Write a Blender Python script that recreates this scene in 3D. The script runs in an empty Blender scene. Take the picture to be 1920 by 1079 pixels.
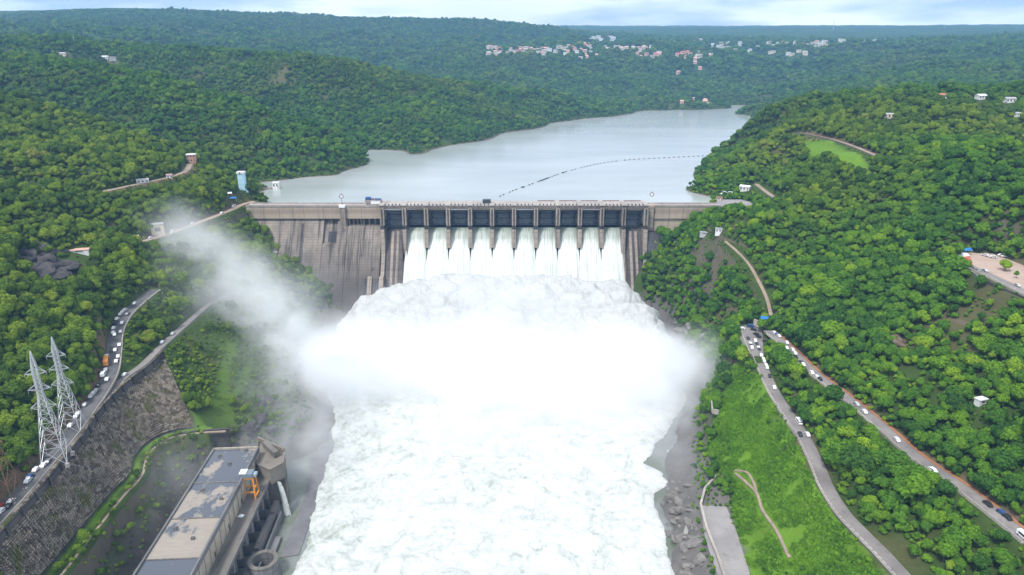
import bpy, bmesh, math, random
import numpy as np
from mathutils import Vector, Matrix
R = math.radians
random.seed(7); rng = np.random.default_rng(7)
scene = bpy.context.scene
col = scene.collection

# ---------------------------------------------------------------- camera
# z = 0 is the full-reservoir water level; the camera is a drone 150 m above it
CAM_H, PITCH, FPX = 150.0, 18.75, 1280.0       # FPX: focal length in pixels of the 1920 px wide photograph
cam_d = bpy.data.cameras.new('camera'); cam = bpy.data.objects.new('camera', cam_d); col.objects.link(cam)
cam.location = (0, 0, CAM_H); cam.rotation_euler = (R(90 - PITCH), 0, 0)
cam_d.sensor_width = 36.0; cam_d.lens = 36.0 * FPX / 1920.0
cam_d.clip_start = 1.0; cam_d.clip_end = 40000.0
scene.camera = cam

# ---------------------------------------------------------------- sky, sun, exposure
SUN_ELEV, SUN_AZ = 58.0, -35.0                 # high veiled sun, behind and to the left of the camera
world = bpy.data.worlds.new('World'); scene.world = world; world.use_nodes = True
nt = world.node_tree; nt.nodes.clear()
wo = nt.nodes.new('ShaderNodeOutputWorld'); bg = nt.nodes.new('ShaderNodeBackground')
sky = nt.nodes.new('ShaderNodeTexSky'); sky.sky_type = 'NISHITA'; sky.sun_disc = False
sky.sun_elevation = R(SUN_ELEV); sky.sun_rotation = R(180 + SUN_AZ); sky.air_density = 1.0; sky.dust_density = 1.5; sky.ozone_density = 2.0
tc = nt.nodes.new('ShaderNodeTexCoord')
mp = nt.nodes.new('ShaderNodeMapping'); mp.inputs['Scale'].default_value = (1.0, 1.0, 5.5)
cn = nt.nodes.new('ShaderNodeTexNoise'); cn.inputs['Scale'].default_value = 2.6; cn.inputs['Detail'].default_value = 7; cn.inputs['Roughness'].default_value = .55
cr = nt.nodes.new('ShaderNodeValToRGB'); cr.color_ramp.elements[0].position = .38; cr.color_ramp.elements[1].position = .58
cr.color_ramp.elements[0].color = (.74, .74, .74, 1); cr.color_ramp.elements[1].color = (.97, .97, .97, 1)
cn2 = nt.nodes.new('ShaderNodeTexNoise'); cn2.inputs['Scale'].default_value = 3.7; cn2.inputs['Detail'].default_value = 6
cc = nt.nodes.new('ShaderNodeValToRGB'); cc.color_ramp.elements[0].position = .43; cc.color_ramp.elements[1].position = .57
cc.color_ramp.elements[0].color = (7.0, 8.2, 9.8, 1); cc.color_ramp.elements[1].color = (14.5, 14.7, 14.9, 1)
mx = nt.nodes.new('ShaderNodeMix'); mx.data_type = 'RGBA'
L = nt.links.new
L(tc.outputs['Generated'], mp.inputs['Vector']); L(mp.outputs['Vector'], cn.inputs['Vector']); L(mp.outputs['Vector'], cn2.inputs['Vector'])
L(cn.outputs['Fac'], cr.inputs['Fac']); L(cn2.outputs['Fac'], cc.inputs['Fac'])
L(cr.outputs['Color'], mx.inputs[0]); L(sky.outputs['Color'], mx.inputs[6]); L(cc.outputs['Color'], mx.inputs[7])
L(mx.outputs[2], bg.inputs['Color']); bg.inputs['Strength'].default_value = 0.066
L(bg.outputs['Background'], wo.inputs['Surface'])

sun_d = bpy.data.lights.new('sun', 'SUN'); sun = bpy.data.objects.new('sun', sun_d); col.objects.link(sun)
sun_d.energy = 2.4; sun_d.angle = R(10); sun_d.color = (1.0, .965, .91)
sun.rotation_euler = (R(90 - SUN_ELEV), 0, R(SUN_AZ)); sun.location = (0, 0, 400)

vs = scene.view_settings
vs.view_transform = 'Standard'; vs.look = 'None'; vs.exposure = 0.8; vs.gamma = 1.0; vs.use_curve_mapping = False
cy = scene.cycles
cy.use_denoising = True; cy.max_bounces = 14; cy.diffuse_bounces = 3; cy.glossy_bounces = 2; cy.transmission_bounces = 3
cy.transparent_max_bounces = 8; cy.volume_bounces = 10; cy.caustics_reflective = False; cy.caustics_refractive = False
cy.volume_max_steps = 256

# ---------------------------------------------------------------- helpers
CP, SP = math.cos(R(PITCH)), math.sin(R(PITCH))
def P(px, py, z=None, Y=None):
    """the place in the world that the photograph shows at (px, py), given its height z or its distance Y up the valley"""
    u, v = (px - 960) / FPX, (py - 539.5) / FPX
    a, b = CP - v * SP, SP + v * CP
    d = (CAM_H - z) / b if z is not None else Y / a
    return Vector((u * d, a * d, CAM_H - b * d))
def project(x, y, z):
    d = y * CP + (CAM_H - z) * SP
    return 960 + FPX * x / d, 539.5 + FPX * ((CAM_H - z) * CP - y * SP) / d, d

def tag(o, label=None, cat=None, group=None, kind=None):
    if label: o['label'] = label
    if cat: o['category'] = cat
    if group: o['group'] = group
    if kind: o['kind'] = kind
    return o
def empty(name, loc=(0, 0, 0), rz=0.0):
    o = bpy.data.objects.new(name, None); col.objects.link(o)
    o.location = loc; o.rotation_euler = (0, 0, rz); o.empty_display_size = .5
    return o
class MB:
    """collects faces; build() links them as one mesh object"""
    def __init__(s): s.v = []; s.f = []
    def quad(s, a, b, c, d):
        n = len(s.v); s.v += [tuple(a), tuple(b), tuple(c), tuple(d)]; s.f.append((n, n+1, n+2, n+3)); return s
    def poly(s, pts):
        n = len(s.v); s.v += [tuple(p) for p in pts]; s.f.append(tuple(range(n, n + len(pts)))); return s
    def box(s, x0, x1, y0, y1, z0, z1, M=None):
        n = len(s.v)
        c = [(x0,y0,z0),(x1,y0,z0),(x1,y1,z0),(x0,y1,z0),(x0,y0,z1),(x1,y0,z1),(x1,y1,z1),(x0,y1,z1)]
        if M is not None: c = [tuple(M @ Vector(p)) for p in c]
        s.v += c
        s.f += [tuple(n + i for i in q) for q in ((0,3,2,1),(4,5,6,7),(0,1,5,4),(1,2,6,5),(2,3,7,6),(3,0,4,7))]; return s
    def prism(s, prof, x0, x1):
        """profile [(y, z)...] counter-clockwise seen from +x, extruded along x"""
        n, k = len(s.v), len(prof)
        s.v += [(x0, y, z) for y, z in prof] + [(x1, y, z) for y, z in prof]
        s.f.append(tuple(n + k + i for i in range(k))); s.f.append(tuple(n + i for i in reversed(range(k))))
        for i in range(k):
            j = (i + 1) % k
            s.f.append((n + i, n + j, n + k + j, n + k + i))
        return s
    def extrude(s, plan, z0, z1):
        """plan [(x, y)...] counter-clockwise from above"""
        n, k = len(s.v), len(plan)
        s.v += [(x, y, z0) for x, y in plan] + [(x, y, z1) for x, y in plan]
        s.f.append(tuple(n + k + i for i in range(k))); s.f.append(tuple(n + i for i in reversed(range(k))))
        for i in range(k):
            j = (i + 1) % k
            s.f.append((n + i, n + j, n + k + j, n + k + i))
        return s
    def bar(s, a, b, w, h=None):
        a, b = Vector(a), Vector(b); h = h or w
        d = (b - a); l = d.length
        if l < 1e-6: return s
        d.normalize(); up = Vector((0, 0, 1)) if abs(d.z) < .95 else Vector((0, 1, 0))
        sx = d.cross(up).normalized(); sy = sx.cross(d)
        M = Matrix((sx, d, sy)).transposed().to_4x4(); M.translation = a
        return s.box(-w/2, w/2, 0, l, -h/2, h/2, M)
    def tube(s, a, b, r0, r1=None, n=8, cap=True):
        a, b = Vector(a), Vector(b); r1 = r0 if r1 is None else r1
        d = (b - a).normalized(); up = Vector((0, 0, 1)) if abs(d.z) < .95 else Vector((0, 1, 0))
        sx = d.cross(up).normalized(); sy = sx.cross(d); m = len(s.v)
        for c, r in ((a, r0), (b, r1)):
            for i in range(n):
                t = 2 * math.pi * i / n; s.v.append(tuple(c + (sx * math.cos(t) + sy * math.sin(t)) * r))
        for i in range(n):
            j = (i + 1) % n; s.f.append((m + i, m + n + i, m + n + j, m + j))
        if cap: s.f.append(tuple(m + i for i in range(n))); s.f.append(tuple(m + n + i for i in reversed(range(n))))
        return s
    def mesh(s, name, mat=None, smooth=False):
        me = bpy.data.meshes.new(name); me.from_pydata(s.v, [], s.f); me.update()
        if mat: me.materials.append(mat)
        if smooth: me.polygons.foreach_set('use_smooth', [True] * len(me.polygons))
        return me
    def build(s, name, mat, parent=None, loc=None, smooth=False):
        o = bpy.data.objects.new(name, s.mesh(name, mat, smooth)); col.objects.link(o)
        if parent is not None: o.parent = parent
        if loc is not None: o.location = loc
        return o
def inst(name, me, parent=None, loc=(0, 0, 0), rz=0.0, sc=1.0):
    o = bpy.data.objects.new(name, me); col.objects.link(o); o.location = loc; o.rotation_euler = (0, 0, rz)
    o.scale = (sc,) * 3 if not hasattr(sc, '__len__') else sc
    if parent is not None: o.parent = parent
    return o
def copy_tree(o, parent=None):
    c = o.copy(); col.objects.link(c); c.parent = parent
    for ch in list(o.children): copy_tree(ch, c)
    return c
def grid_mesh(name, X, Y, Z, mat=None, smooth=True):
    h, w = X.shape
    co = np.stack([X, Y, Z], -1).reshape(-1, 3).astype(np.float32)
    i = np.arange((h - 1) * (w - 1)); r_, c_ = i // (w - 1), i % (w - 1); a = r_ * w + c_
    fa = np.stack([a, a + 1, a + w + 1, a + w], -1)
    return np_mesh(name, co, fa, mat, smooth)
def np_mesh(name, co, faces, mat=None, smooth=False):
    k = faces.shape[1]; me = bpy.data.meshes.new(name)
    me.vertices.add(len(co)); me.vertices.foreach_set('co', np.ascontiguousarray(co, dtype=np.float32).ravel())
    me.loops.add(faces.size); me.loops.foreach_set('vertex_index', faces.astype(np.int32).ravel())
    me.polygons.add(len(faces)); me.polygons.foreach_set('loop_start', np.arange(0, faces.size, k, dtype=np.int32))
    me.polygons.foreach_set('loop_total', np.full(len(faces), k, dtype=np.int32))
    me.polygons.foreach_set('use_smooth', np.full(len(faces), smooth))
    me.update(calc_edges=True)
    if mat: me.materials.append(mat)
    return me
def link(name, me, parent=None):
    o = bpy.data.objects.new(name, me); col.objects.link(o); o.parent = parent; return o

# numpy noise
_perm = rng.permutation(512)
def _hash(ix, iy):
    return _perm[(ix + _perm[iy & 511]) & 511] / 511.0
def vnoise(x, y):
    ix, iy = np.floor(x).astype(np.int64), np.floor(y).astype(np.int64); fx, fy = x - ix, y - iy
    fx, fy = fx*fx*fx*(fx*(fx*6-15)+10), fy*fy*fy*(fy*(fy*6-15)+10)
    a, b, c, d = _hash(ix, iy), _hash(ix+1, iy), _hash(ix, iy+1), _hash(ix+1, iy+1)
    return (a*(1-fx)+b*fx)*(1-fy) + (c*(1-fx)+d*fx)*fy
def fbm(x, y, oct=4, gain=.5):
    s, a, t = 0, 1, 0
    for i in range(oct):
        s = s + a * (vnoise(x + 17.3 * i, y - 9.1 * i) - .5); t += a; a *= gain; x = x * 2.03; y = y * 2.03
    return 2 * s / t

# ---------------------------------------------------------------- material helper
class NT:
    def __init__(s, name, kind='MAT'):
        s.m = bpy.data.materials.new(name); s.m.use_nodes = True; s.t = s.m.node_tree; s.t.nodes.clear()
        s.out = s.n('ShaderNodeOutputMaterial')
    def n(s, typ, **kw):
        nd = s.t.nodes.new(typ)
        for k, v in kw.items():
            if k.startswith('_'): nd.inputs[k[1:].replace('_', ' ')].default_value = v
            else: setattr(nd, k, v)
        return nd
    def l(s, a, b): s.t.links.new(a, b)
    def coord(s, kind='Object', scale=(1, 1, 1), rot=(0, 0, 0)):
        c = s.n('ShaderNodeTexCoord') if kind != 'Position' else s.n('ShaderNodeNewGeometry')
        m = s.n('ShaderNodeMapping'); m.inputs['Scale'].default_value = scale; m.inputs['Rotation'].default_value = rot
        s.l(c.outputs[kind], m.inputs['Vector']); return m.outputs['Vector']
    def noise(s, vec, scale, detail=4, rough=.55, dist=0):
        n = s.n('ShaderNodeTexNoise', _Scale=scale, _Detail=detail, _Roughness=rough, _Distortion=dist); s.l(vec, n.inputs['Vector']); return n.outputs['Fac']
    def ramp(s, fac, stops, interp='LINEAR'):
        r = s.n('ShaderNodeValToRGB'); e = r.color_ramp.elements; r.color_ramp.interpolation = interp
        while len(e) < len(stops): e.new(.5)
        for i, (p, c) in enumerate(stops):
            e[i].position = p; e[i].color = (c, c, c, 1) if not hasattr(c, '__len__') else (*c[:3], 1)
        s.l(fac, r.inputs['Fac']); return r.outputs['Color']
    def mix(s, fac, a, b, mode='MIX'):
        m = s.n('ShaderNodeMix', data_type='RGBA', blend_type=mode)
        for k, v in ((0, fac), (6, a), (7, b)):
            if hasattr(v, 'default_value') or hasattr(v, 'is_linked'): s.l(v, m.inputs[k])
            elif k == 0: m.inputs[0].default_value = v
            else: m.inputs[k].default_value = (*v[:3], 1)
        return m.outputs[2]
    def math(s, op, a, b=None, c=None, clamp=False):
        m = s.n('ShaderNodeMath', operation=op, use_clamp=clamp)
        for i, v in enumerate((a, b, c)):
            if v is None: continue
            if hasattr(v, 'is_linked'): s.l(v, m.inputs[i])
            else: m.inputs[i].default_value = v
        return m.outputs[0]
    def bump(s, h, strength=.5, dist=.2):
        b = s.n('ShaderNodeBump', _Strength=strength, _Distance=dist); s.l(h, b.inputs['Height']); return b.outputs['Normal']
    def bsdf(s, col, rough=.85, metal=0, spec=.3, normal=None):
        b = s.n('ShaderNodeBsdfPrincipled'); b.inputs['Metallic'].default_value = metal; b.inputs['Specular IOR Level'].default_value = spec
        for k, v in (('Base Color', col), ('Roughness', rough)):
            if hasattr(v, 'is_linked'): s.l(v, b.inputs[k])
            else: b.inputs[k].default_value = (*v[:3], 1) if hasattr(v, '__len__') else v
        if normal is not None: s.l(normal, b.inputs['Normal'])
        s.b = b; s.l(b.outputs[0], s.out.inputs['Surface']); return s.m
def plain(name, c, rough=.7, metal=0, var=.12, scale=.8, spec=.3):
    t = NT(name); v = t.coord('Object'); f = t.noise(v, scale, 5, .6)
    a = tuple(x * (1 - var) for x in c); b = tuple(min(1, x * (1 + var)) for x in c)
    return t.bsdf(t.ramp(f, [(.3, a), (.7, b)]), rough, metal, spec)
MATS = {}
# ================================================================ the lie of the land
ROADS = []          # (name, points Nx3, width, material key, shoulder)
def pxroad(pts):    # [(px, py, z)...] -> dense smooth polyline
    w = np.array([P(a, b, z=c)[:] for a, b, c in pts])
    return smooth_line(w, 3.0)
def smooth_line(w, step):
    w = np.asarray(w, float)
    t = np.concatenate([[0], np.cumsum(np.linalg.norm(np.diff(w[:, :2], axis=0), axis=1))])
    n = max(2, int(t[-1] / step)); s = np.linspace(0, t[-1], n)
    ext = np.vstack([2*w[0]-w[1], w, 2*w[-1]-w[-2]]); te = np.concatenate([[2*t[0]-t[1]], t, [2*t[-1]-t[-2]]])
    out = []
    for q in s:                                                  # Catmull-Rom, non-uniform tangents
        i = min(max(np.searchsorted(t, q, side='right') - 1, 0), len(w) - 2)
        p0, p1, p2, p3 = ext[i], ext[i+1], ext[i+2], ext[i+3]; t0, t1, t2, t3 = te[i:i+4]
        h = t2 - t1; u = (q - t1) / h
        m1 = (p2 - p0) / (t2 - t0) * h; m2 = (p3 - p1) / (t3 - t1) * h
        out.append((2*u**3-3*u**2+1)*p1 + (u**3-2*u**2+u)*m1 + (-2*u**3+3*u**2)*p2 + (u**3-u**2)*m2)
    return np.array(out)
ROAD_WALLTOP = pxroad([(-70, 1045, -30), (-25, 992, -30), (22, 942, -30), (80, 876, -30), (125, 822, -30), (158, 778, -29.5), (188, 735, -28.5), (206, 700, -27), (213, 660, -24.5), (217, 625, -21.5), (234, 592, -18), (262, 565, -15), (290, 543, -12)])
ROAD_LOWER = pxroad([(158, 783, -30.2), (195, 742, -30.5), (232, 710, -31), (268, 684, -31.5), (300, 652, -32), (335, 620, -32.5), (362, 596, -33), (392, 572, -33.5), (430, 552, -36)])
ROAD_ABUT = pxroad([(478, 378, 6), (455, 384, 6), (425, 397, 5.8), (385, 413, 5.5), (340, 430, 5.2), (300, 444, 5), (255, 456, 4.5), (205, 466, 4), (150, 474, 3)])
ROAD_LTOP = pxroad([(356, 308, 41), (346, 322, 41), (318, 332, 40.5), (280, 341, 40), (235, 350, 40), (180, 361, 39), (120, 362, 38), (30, 352, 40)])
ROAD_RLOW = pxroad([(1398, 612, -42), (1410, 640, -42.5), (1431, 690, -43.5), (1452, 735, -44.5), (1480, 778, -45.5), (1508, 820, -46.5), (1533, 870, -47.5), (1552, 915, -48), (1583, 963, -48.5), (1618, 1000, -49), (1660, 1042, -49.5), (1712, 1100, -50)])
ROAD_RUP = pxroad([(1440, 620, -38), (1478, 652, -37.5), (1530, 702, -36.5), (1598, 754, -35.5), (1658, 804, -34.5), (1720, 858, -33.5), (1790, 905, -33), (1850, 950, -32.5), (1935, 1018, -32)])
ROAD_PLAZA = pxroad([(1815, 498, 20.5), (1850, 514, 20.5), (1890, 533, 20.5), (1950, 562, 20.5)])
ROAD_RTOP = pxroad([(1495, 248, 64), (1520, 253, 63.5), (1560, 262, 63), (1600, 275, 62.5), (1650, 296, 61)])
ROAD_RSMALL = pxroad([(1418, 345, 15), (1432, 356, 14), (1452, 370, 12), (1480, 384, 10)])
PATH_STAIR = pxroad([(1360, 452, -1), (1385, 474, -6), (1404, 495, -12), (1424, 530, -20), (1438, 560, -27), (1446, 592, -33)])
PATH_GRASS = pxroad([(1380, 885, -74), (1418, 925, -72), (1432, 955, -71), (1458, 995, -70), (1482, 1042, -69)])
LEDGE = pxroad([(60, 1125, -60), (110, 1070, -60), (165, 1000, -60), (222, 930, -60), (256, 893, -60), (265, 862, -60), (285, 836, -60), (320, 817, -60), (372, 808, -60), (425, 804, -60)])

ctrl = []
def cz(*a):                                 # (px, py, z) ...
    for px, py, z in a: ctrl.append(P(px, py, z=z)[:])
def cy_(*a):                                # (px, py, Y) ...
    for px, py, Y in a: ctrl.append(P(px, py, Y=Y)[:])
def cw(*a): ctrl.extend(a)
def cpl(a, bx, by, *pts):                   # pixels that lie on the hillside plane z = a + bx X + by Y
    for px, py in pts:
        u, v = (px - 960) / FPX, (py - 539.5) / FPX; fy, b = CP - v * SP, SP + v * CP
        d = (CAM_H - a) / (b + bx * u + by * fy); ctrl.append((u * d, fy * d, CAM_H - b * d))
# roads are exact
for r_, k in ((ROAD_WALLTOP, 6), (ROAD_LOWER, 7), (ROAD_ABUT, 8), (ROAD_LTOP, 12), (ROAD_RLOW, 7), (ROAD_RUP, 7), (ROAD_PLAZA, 6), (ROAD_RTOP, 10), (ROAD_RSMALL, 8), (PATH_STAIR, 8), (LEDGE, 6)):
    ctrl.extend([tuple(p) for p in r_[::k]])
# river bed, tail race, banks
for Y, xl, xr in ((150, -100, 70), (230, -108, 80), (285, -106, 81), (330, -112, 86), (380, -116, 98), (430, -124, 118), (480, -140, 124), (530, -150, 132), (580, -152, 138), (625, -150, 134)):
    cw(((xl + xr) / 2, Y, -108), (xl + 14, Y, -106), (xr - 12, Y, -106))
    cw((xr + 3, Y, -93.5))
    if Y > 400: cw((xl - 3, Y, -93.5))
for Y in (190, 240, 290, 340): cw((-126, Y, -103), (-140, Y, -104), (-158, Y, -100), (-172, Y, -96))
cw((-150, 372, -94), (-172, 366, -92), (-128, 392, -95), (-190, 372, -58), (-160, 378, -78))
# dry spillway toe and abutments below the dam
cw((-178, 624, -84), (-197, 642, -66), (-236, 660, -42), (-262, 676, -14), (-190, 600, -88), (-205, 590, -72))
cw((136, 640, -64), (152, 655, -44), (166, 674, -19), (185, 680, -6), (205, 684, 2), (214, 672, 0))
cw((150, 612, -84), (158, 590, -72), (158, 560, -82), (170, 560, -62), (158, 505, -74), (150, 478, -86), (140, 450, -90))
cz((1300, 520, -32), (1350, 480, -14), (1320, 440, -6), (1390, 420, 2), (1350, 560, -42), (1300, 600, -68), (1400, 560, -34), (1360, 620, -62))
# right bank below the roads: rock, apron, grass slope
cz((1345, 965, -85), (1390, 1075, -85), (1365, 1010, -85), (1330, 880, -82), (1300, 830, -86), (1345, 790, -70), (1400, 800, -62), (1420, 860, -66), (1480, 940, -62), (1540, 1020, -62), (1400, 740, -56), (1350, 720, -72), (1440, 1060, -76), (1600, 1070, -58))
# right hill above the roads
cpl(-34 - 98.5, .5, 0, (1500, 600), (1600, 680), (1700, 760), (1800, 820), (1900, 900), (1600, 600), (1700, 660), (1800, 710), (1920, 760), (1920, 820), (1560, 640), (2050, 900), (2050, 1000))
cpl(-34 - 97.5 - 40, .5, .1, (1480, 500), (1560, 460), (1680, 540), (1760, 450), (1860, 450), (1930, 470), (1780, 560), (1900, 610), (1600, 560), (1500, 560), (1450, 420), (1420, 400), (1520, 380), (1620, 400), (1720, 380), (1830, 390), (1920, 380), (1480, 330), (1680, 310), (1800, 290), (1910, 290), (1700, 470), (1640, 470), (2040, 420))
cz((1580, 285, 58), (1620, 240, 74), (1500, 235, 67), (1545, 300, 54))
cy_((1420, 236, 1000), (1500, 202, 1050), (1600, 188, 1000), (1680, 180, 940), (1760, 176, 900), (1850, 174, 880), (1930, 172, 870), (1385, 292, 960), (1340, 318, 880), (1300, 352, 800))
cy_((2100, 190, 850), (2300, 210, 800), (2000, 330, 600), (2100, 480, 480))
cw((620, 1250, 20), (500, 1300, 5), (760, 1150, 40), (1000, 1200, 60), (430, 1130, 6), (330, 980, 4), (250, 860, 4), (222, 780, 4))
# left bank
cpl(-28 - 114, -.5, 0, (20, 830), (120, 740), (60, 740), (150, 660), (170, 600), (30, 640), (180, 560), (100, 560), (240, 520), (240, 490), (0, 540), (100, 500), (60, 455), (0, 460), (180, 440), (200, 410), (120, 400), (0, 400), (-120, 520), (-120, 640), (-120, 800), (90, 660), (0, 720), (-60, 880))
cpl(5 - 208.8, -.72, 0, (360, 470), (420, 450), (330, 490), (440, 520), (480, 480), (500, 560), (540, 545), (560, 600), (400, 500), (440, 430), (520, 520), (480, 520), (520, 600))
cpl(-33 - 142.6, -.62, 0, (420, 640), (440, 700), (400, 760), (360, 700), (470, 760), (480, 700), (450, 620), (510, 650), (400, 610), (340, 660), (380, 720))
cz((300, 780, -50), (280, 740, -44))
cz((300, 395, 22), (400, 385, 14), (250, 375, 32), (360, 340, 34), (420, 350, 18), (130, 335, 46), (40, 320, 54), (250, 320, 50), (330, 300, 46))
cy_((0, 192, 880), (100, 213, 850), (200, 241, 820), (280, 270, 790), (345, 297, 775), (400, 335, 760), (440, 368, 740), (-120, 165, 900), (100, 270, 700), (0, 260, 690), (-150, 300, 640))
cw((-300, 790, 4), (-285, 740, 4), (-272, 706, 5), (-300, 840, -2))
# second hill on the left shore
cy_((560, 351, 836), (520, 360, 810), (620, 330, 900), (665, 318, 960), (692, 302, 1044))
cy_((672, 288, 1060), (640, 262, 1055), (580, 238, 1070), (530, 222, 1090), (460, 198, 1120), (400, 180, 1150), (320, 158, 1200), (230, 140, 1240), (120, 122, 1300), (0, 108, 1350), (-150, 95, 1350))
cy_((480, 280, 940), (400, 260, 950), (300, 240, 960), (200, 200, 1020), (100, 165, 1080), (0, 160, 1100), (560, 290, 930), (350, 300, 860), (420, 320, 850))
cw((-420, 860, 5), (-520, 915, 16), (-640, 985, 30), (-780, 1040, 50), (-268, 1150, 3), (-340, 1190, 7), (-430, 1245, 15), (-530, 1300, 27), (-650, 1370, 42), (-770, 1440, 58), (-960, 1540, 84))
# third ridge, running out to the point
cy_((772, 290, 1106), (850, 272, 1230), (950, 252, 1420), (1050, 236, 1640), (1110, 226, 1760), (1172, 216, 1880))
cy_((1160, 208, 1920), (1090, 196, 1880), (1000, 183, 1820), (900, 172, 1740), (800, 162, 1650), (720, 148, 1560), (640, 138, 1500), (540, 124, 1550), (450, 112, 1620), (340, 98, 1720), (230, 90, 1800), (120, 84, 1800), (0, 80, 1750), (-180, 74, 1750))
cy_((760, 220, 1300), (850, 215, 1450), (950, 210, 1600), (640, 190, 1420), (520, 170, 1490), (400, 140, 1570), (250, 118, 1620), (100, 100, 1600), (715, 262, 1200), (620, 235, 1310), (560, 205, 1410))
cw((200, 2300, 2), (-100, 2200, 30), (-500, 2150, 40), (-900, 2300, 60), (-1400, 2300, 90))
# far shore, spur below the town, town shelf, plateaus
cy_((1180, 205, 2020), (1240, 206, 2040), (1300, 205, 2060), (1360, 200, 2140), (1420, 196, 2250))
cy_((1000, 182, 2250), (1040, 190, 2200), (960, 150, 2600), (922, 131, 2850), (900, 122, 3000), (840, 150, 2700), (760, 172, 2400), (1030, 160, 2700), (1100, 185, 2400))
cy_((1150, 160, 2600), (1250, 150, 2700), (1350, 150, 2750), (1200, 125, 2950), (1300, 122, 2950), (1100, 122, 2950), (1440, 160, 2700), (1500, 145, 2800), (1000, 128, 2950), (1400, 125, 2950))
cy_((920, 106, 3250), (1000, 103, 3250), (1100, 104, 3250), (1200, 108, 3200), (1300, 108, 3200), (1400, 105, 3250), (1500, 100, 3300), (1600, 100, 3300), (950, 88, 3700), (1050, 86, 3700), (1200, 90, 3700), (1350, 88, 3700), (1500, 84, 3800), (1650, 82, 3800))
cy_((1130, 76, 4300), (1300, 78, 4300), (1500, 77, 4300), (1700, 74, 4300))
cy_((880, 118, 3000), (700, 120, 3000), (600, 110, 3000), (500, 100, 2900), (300, 80, 2800), (100, 70, 2800), (800, 112, 3100), (700, 90, 3500), (500, 70, 3500), (250, 55, 3500), (0, 60, 3400), (-200, 55, 3400))
cy_((-200, 24, 4500), (0, 22, 4500), (100, 20, 4500), (200, 17, 4500), (320, 19, 4500), (430, 26, 4500), (520, 30, 4500), (640, 38, 4500), (740, 45, 4500), (860, 42, 4500), (960, 46, 4400), (1010, 54, 4400), (1050, 64, 4400), (860, 80, 4000), (1000, 78, 4100), (700, 68, 4100))
cy_((1140, 66, 5600), (1200, 57, 6200), (1300, 54, 6200), (1450, 56, 6200), (1600, 55, 6200), (1760, 52, 6200), (1920, 50, 6200), (2150, 48, 6200), (1000, 60, 6300), (600, 40, 7000), (0, 30, 7000), (1500, 66, 5000), (1250, 68, 5000), (1800, 64, 5000))
# long slope falling from the right
cy_((1395, 212, 1880), (1440, 208, 1840), (1500, 196, 1840), (1560, 176, 1900), (1620, 158, 2000), (1700, 138, 2200), (1800, 112, 2600), (1900, 90, 3000), (2000, 75, 3200), (1920, 60, 4300), (1800, 72, 4200), (1600, 120, 2700), (1700, 105, 3000), (1550, 140, 2600), (1480, 175, 2300), (1800, 150, 1900), (1920, 130, 2000), (2100, 110, 2100), (1700, 175, 1700))
cw((900, 1500, 40), (1300, 1400, 70), (700, 1600, 14), (600, 1750, 2))
# lake bed
for x, y in ((-230, 725), (0, 730), (180, 730), (-200, 800), (0, 800), (170, 810), (-210, 930), (0, 950), (220, 950), (-150, 1030), (0, 1060), (280, 1080), (-60, 1130), (150, 1200), (350, 1200), (120, 1400), (420, 1400), (230, 1600), (500, 1600), (330, 1750), (560, 1750), (420, 1890), (600, 1860), (440, 1990), (560, 1990), (-245, 880), (-100, 1080), (30, 1250), (680, 2050), (760, 2200), (-246, 845), (-258, 812), (-240, 790), (-262, 770), (-212, 1090), (-196, 1080), (-236, 1100)):
    cw((x, y, -14 if y > 760 else -22))
ctrl = np.array(ctrl)
# merge doubles, solve the multiquadric
keep = []
for i, c in enumerate(ctrl):
    if all((abs(ctrl[j][:2] - c[:2]).max() > 5 + .004 * c[1]) for j in keep): keep.append(i)
ctrl = ctrl[keep]
cc_ = 8 + .012 * ctrl[:, 1]                         # rounder far away
def _phi(x, y):
    dx = x[:, None] - ctrl[None, :, 0]; dy = y[:, None] - ctrl[None, :, 1]
    return np.sqrt(dx * dx + dy * dy + cc_[None] ** 2)
A = _phi(ctrl[:, 0], ctrl[:, 1]); n_ = len(ctrl)
Wt = np.linalg.solve(A + 1e-6 * np.eye(n_), ctrl[:, 2])
def base_h(x, y):
    x = np.asarray(x, float).ravel(); y = np.asarray(y, float).ravel(); out = np.empty(len(x))
    for i in range(0, len(x), 20000): out[i:i+20000] = _phi(x[i:i+20000], y[i:i+20000]) @ Wt
    return out
def seg_dist(x, y, line):
    """distance to a polyline and the line's height at the nearest point"""
    best = np.full(len(x), 1e9); zz = np.zeros(len(x))
    lo, hi = line[:, :2].min(0) - 40, line[:, :2].max(0) + 40
    idx = np.nonzero((x > lo[0]) & (x < hi[0]) & (y > lo[1]) & (y < hi[1]))[0]
    if not len(idx): return best, zz
    xs, ys = x[idx], y[idx]; b = np.full(len(idx), 1e9); z = np.zeros(len(idx))
    for p, q in zip(line[:-1], line[1:]):
        d = q[:2] - p[:2]; L2 = d @ d + 1e-9
        t = np.clip(((xs - p[0]) * d[0] + (ys - p[1]) * d[1]) / L2, 0, 1)
        e = np.hypot(xs - p[0] - t * d[0], ys - p[1] - t * d[1]); m = e < b
        b[m] = e[m]; z[m] = (p[2] + t * (q[2] - p[2]))[m]
    best[idx] = b; zz[idx] = z; return best, zz
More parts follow.
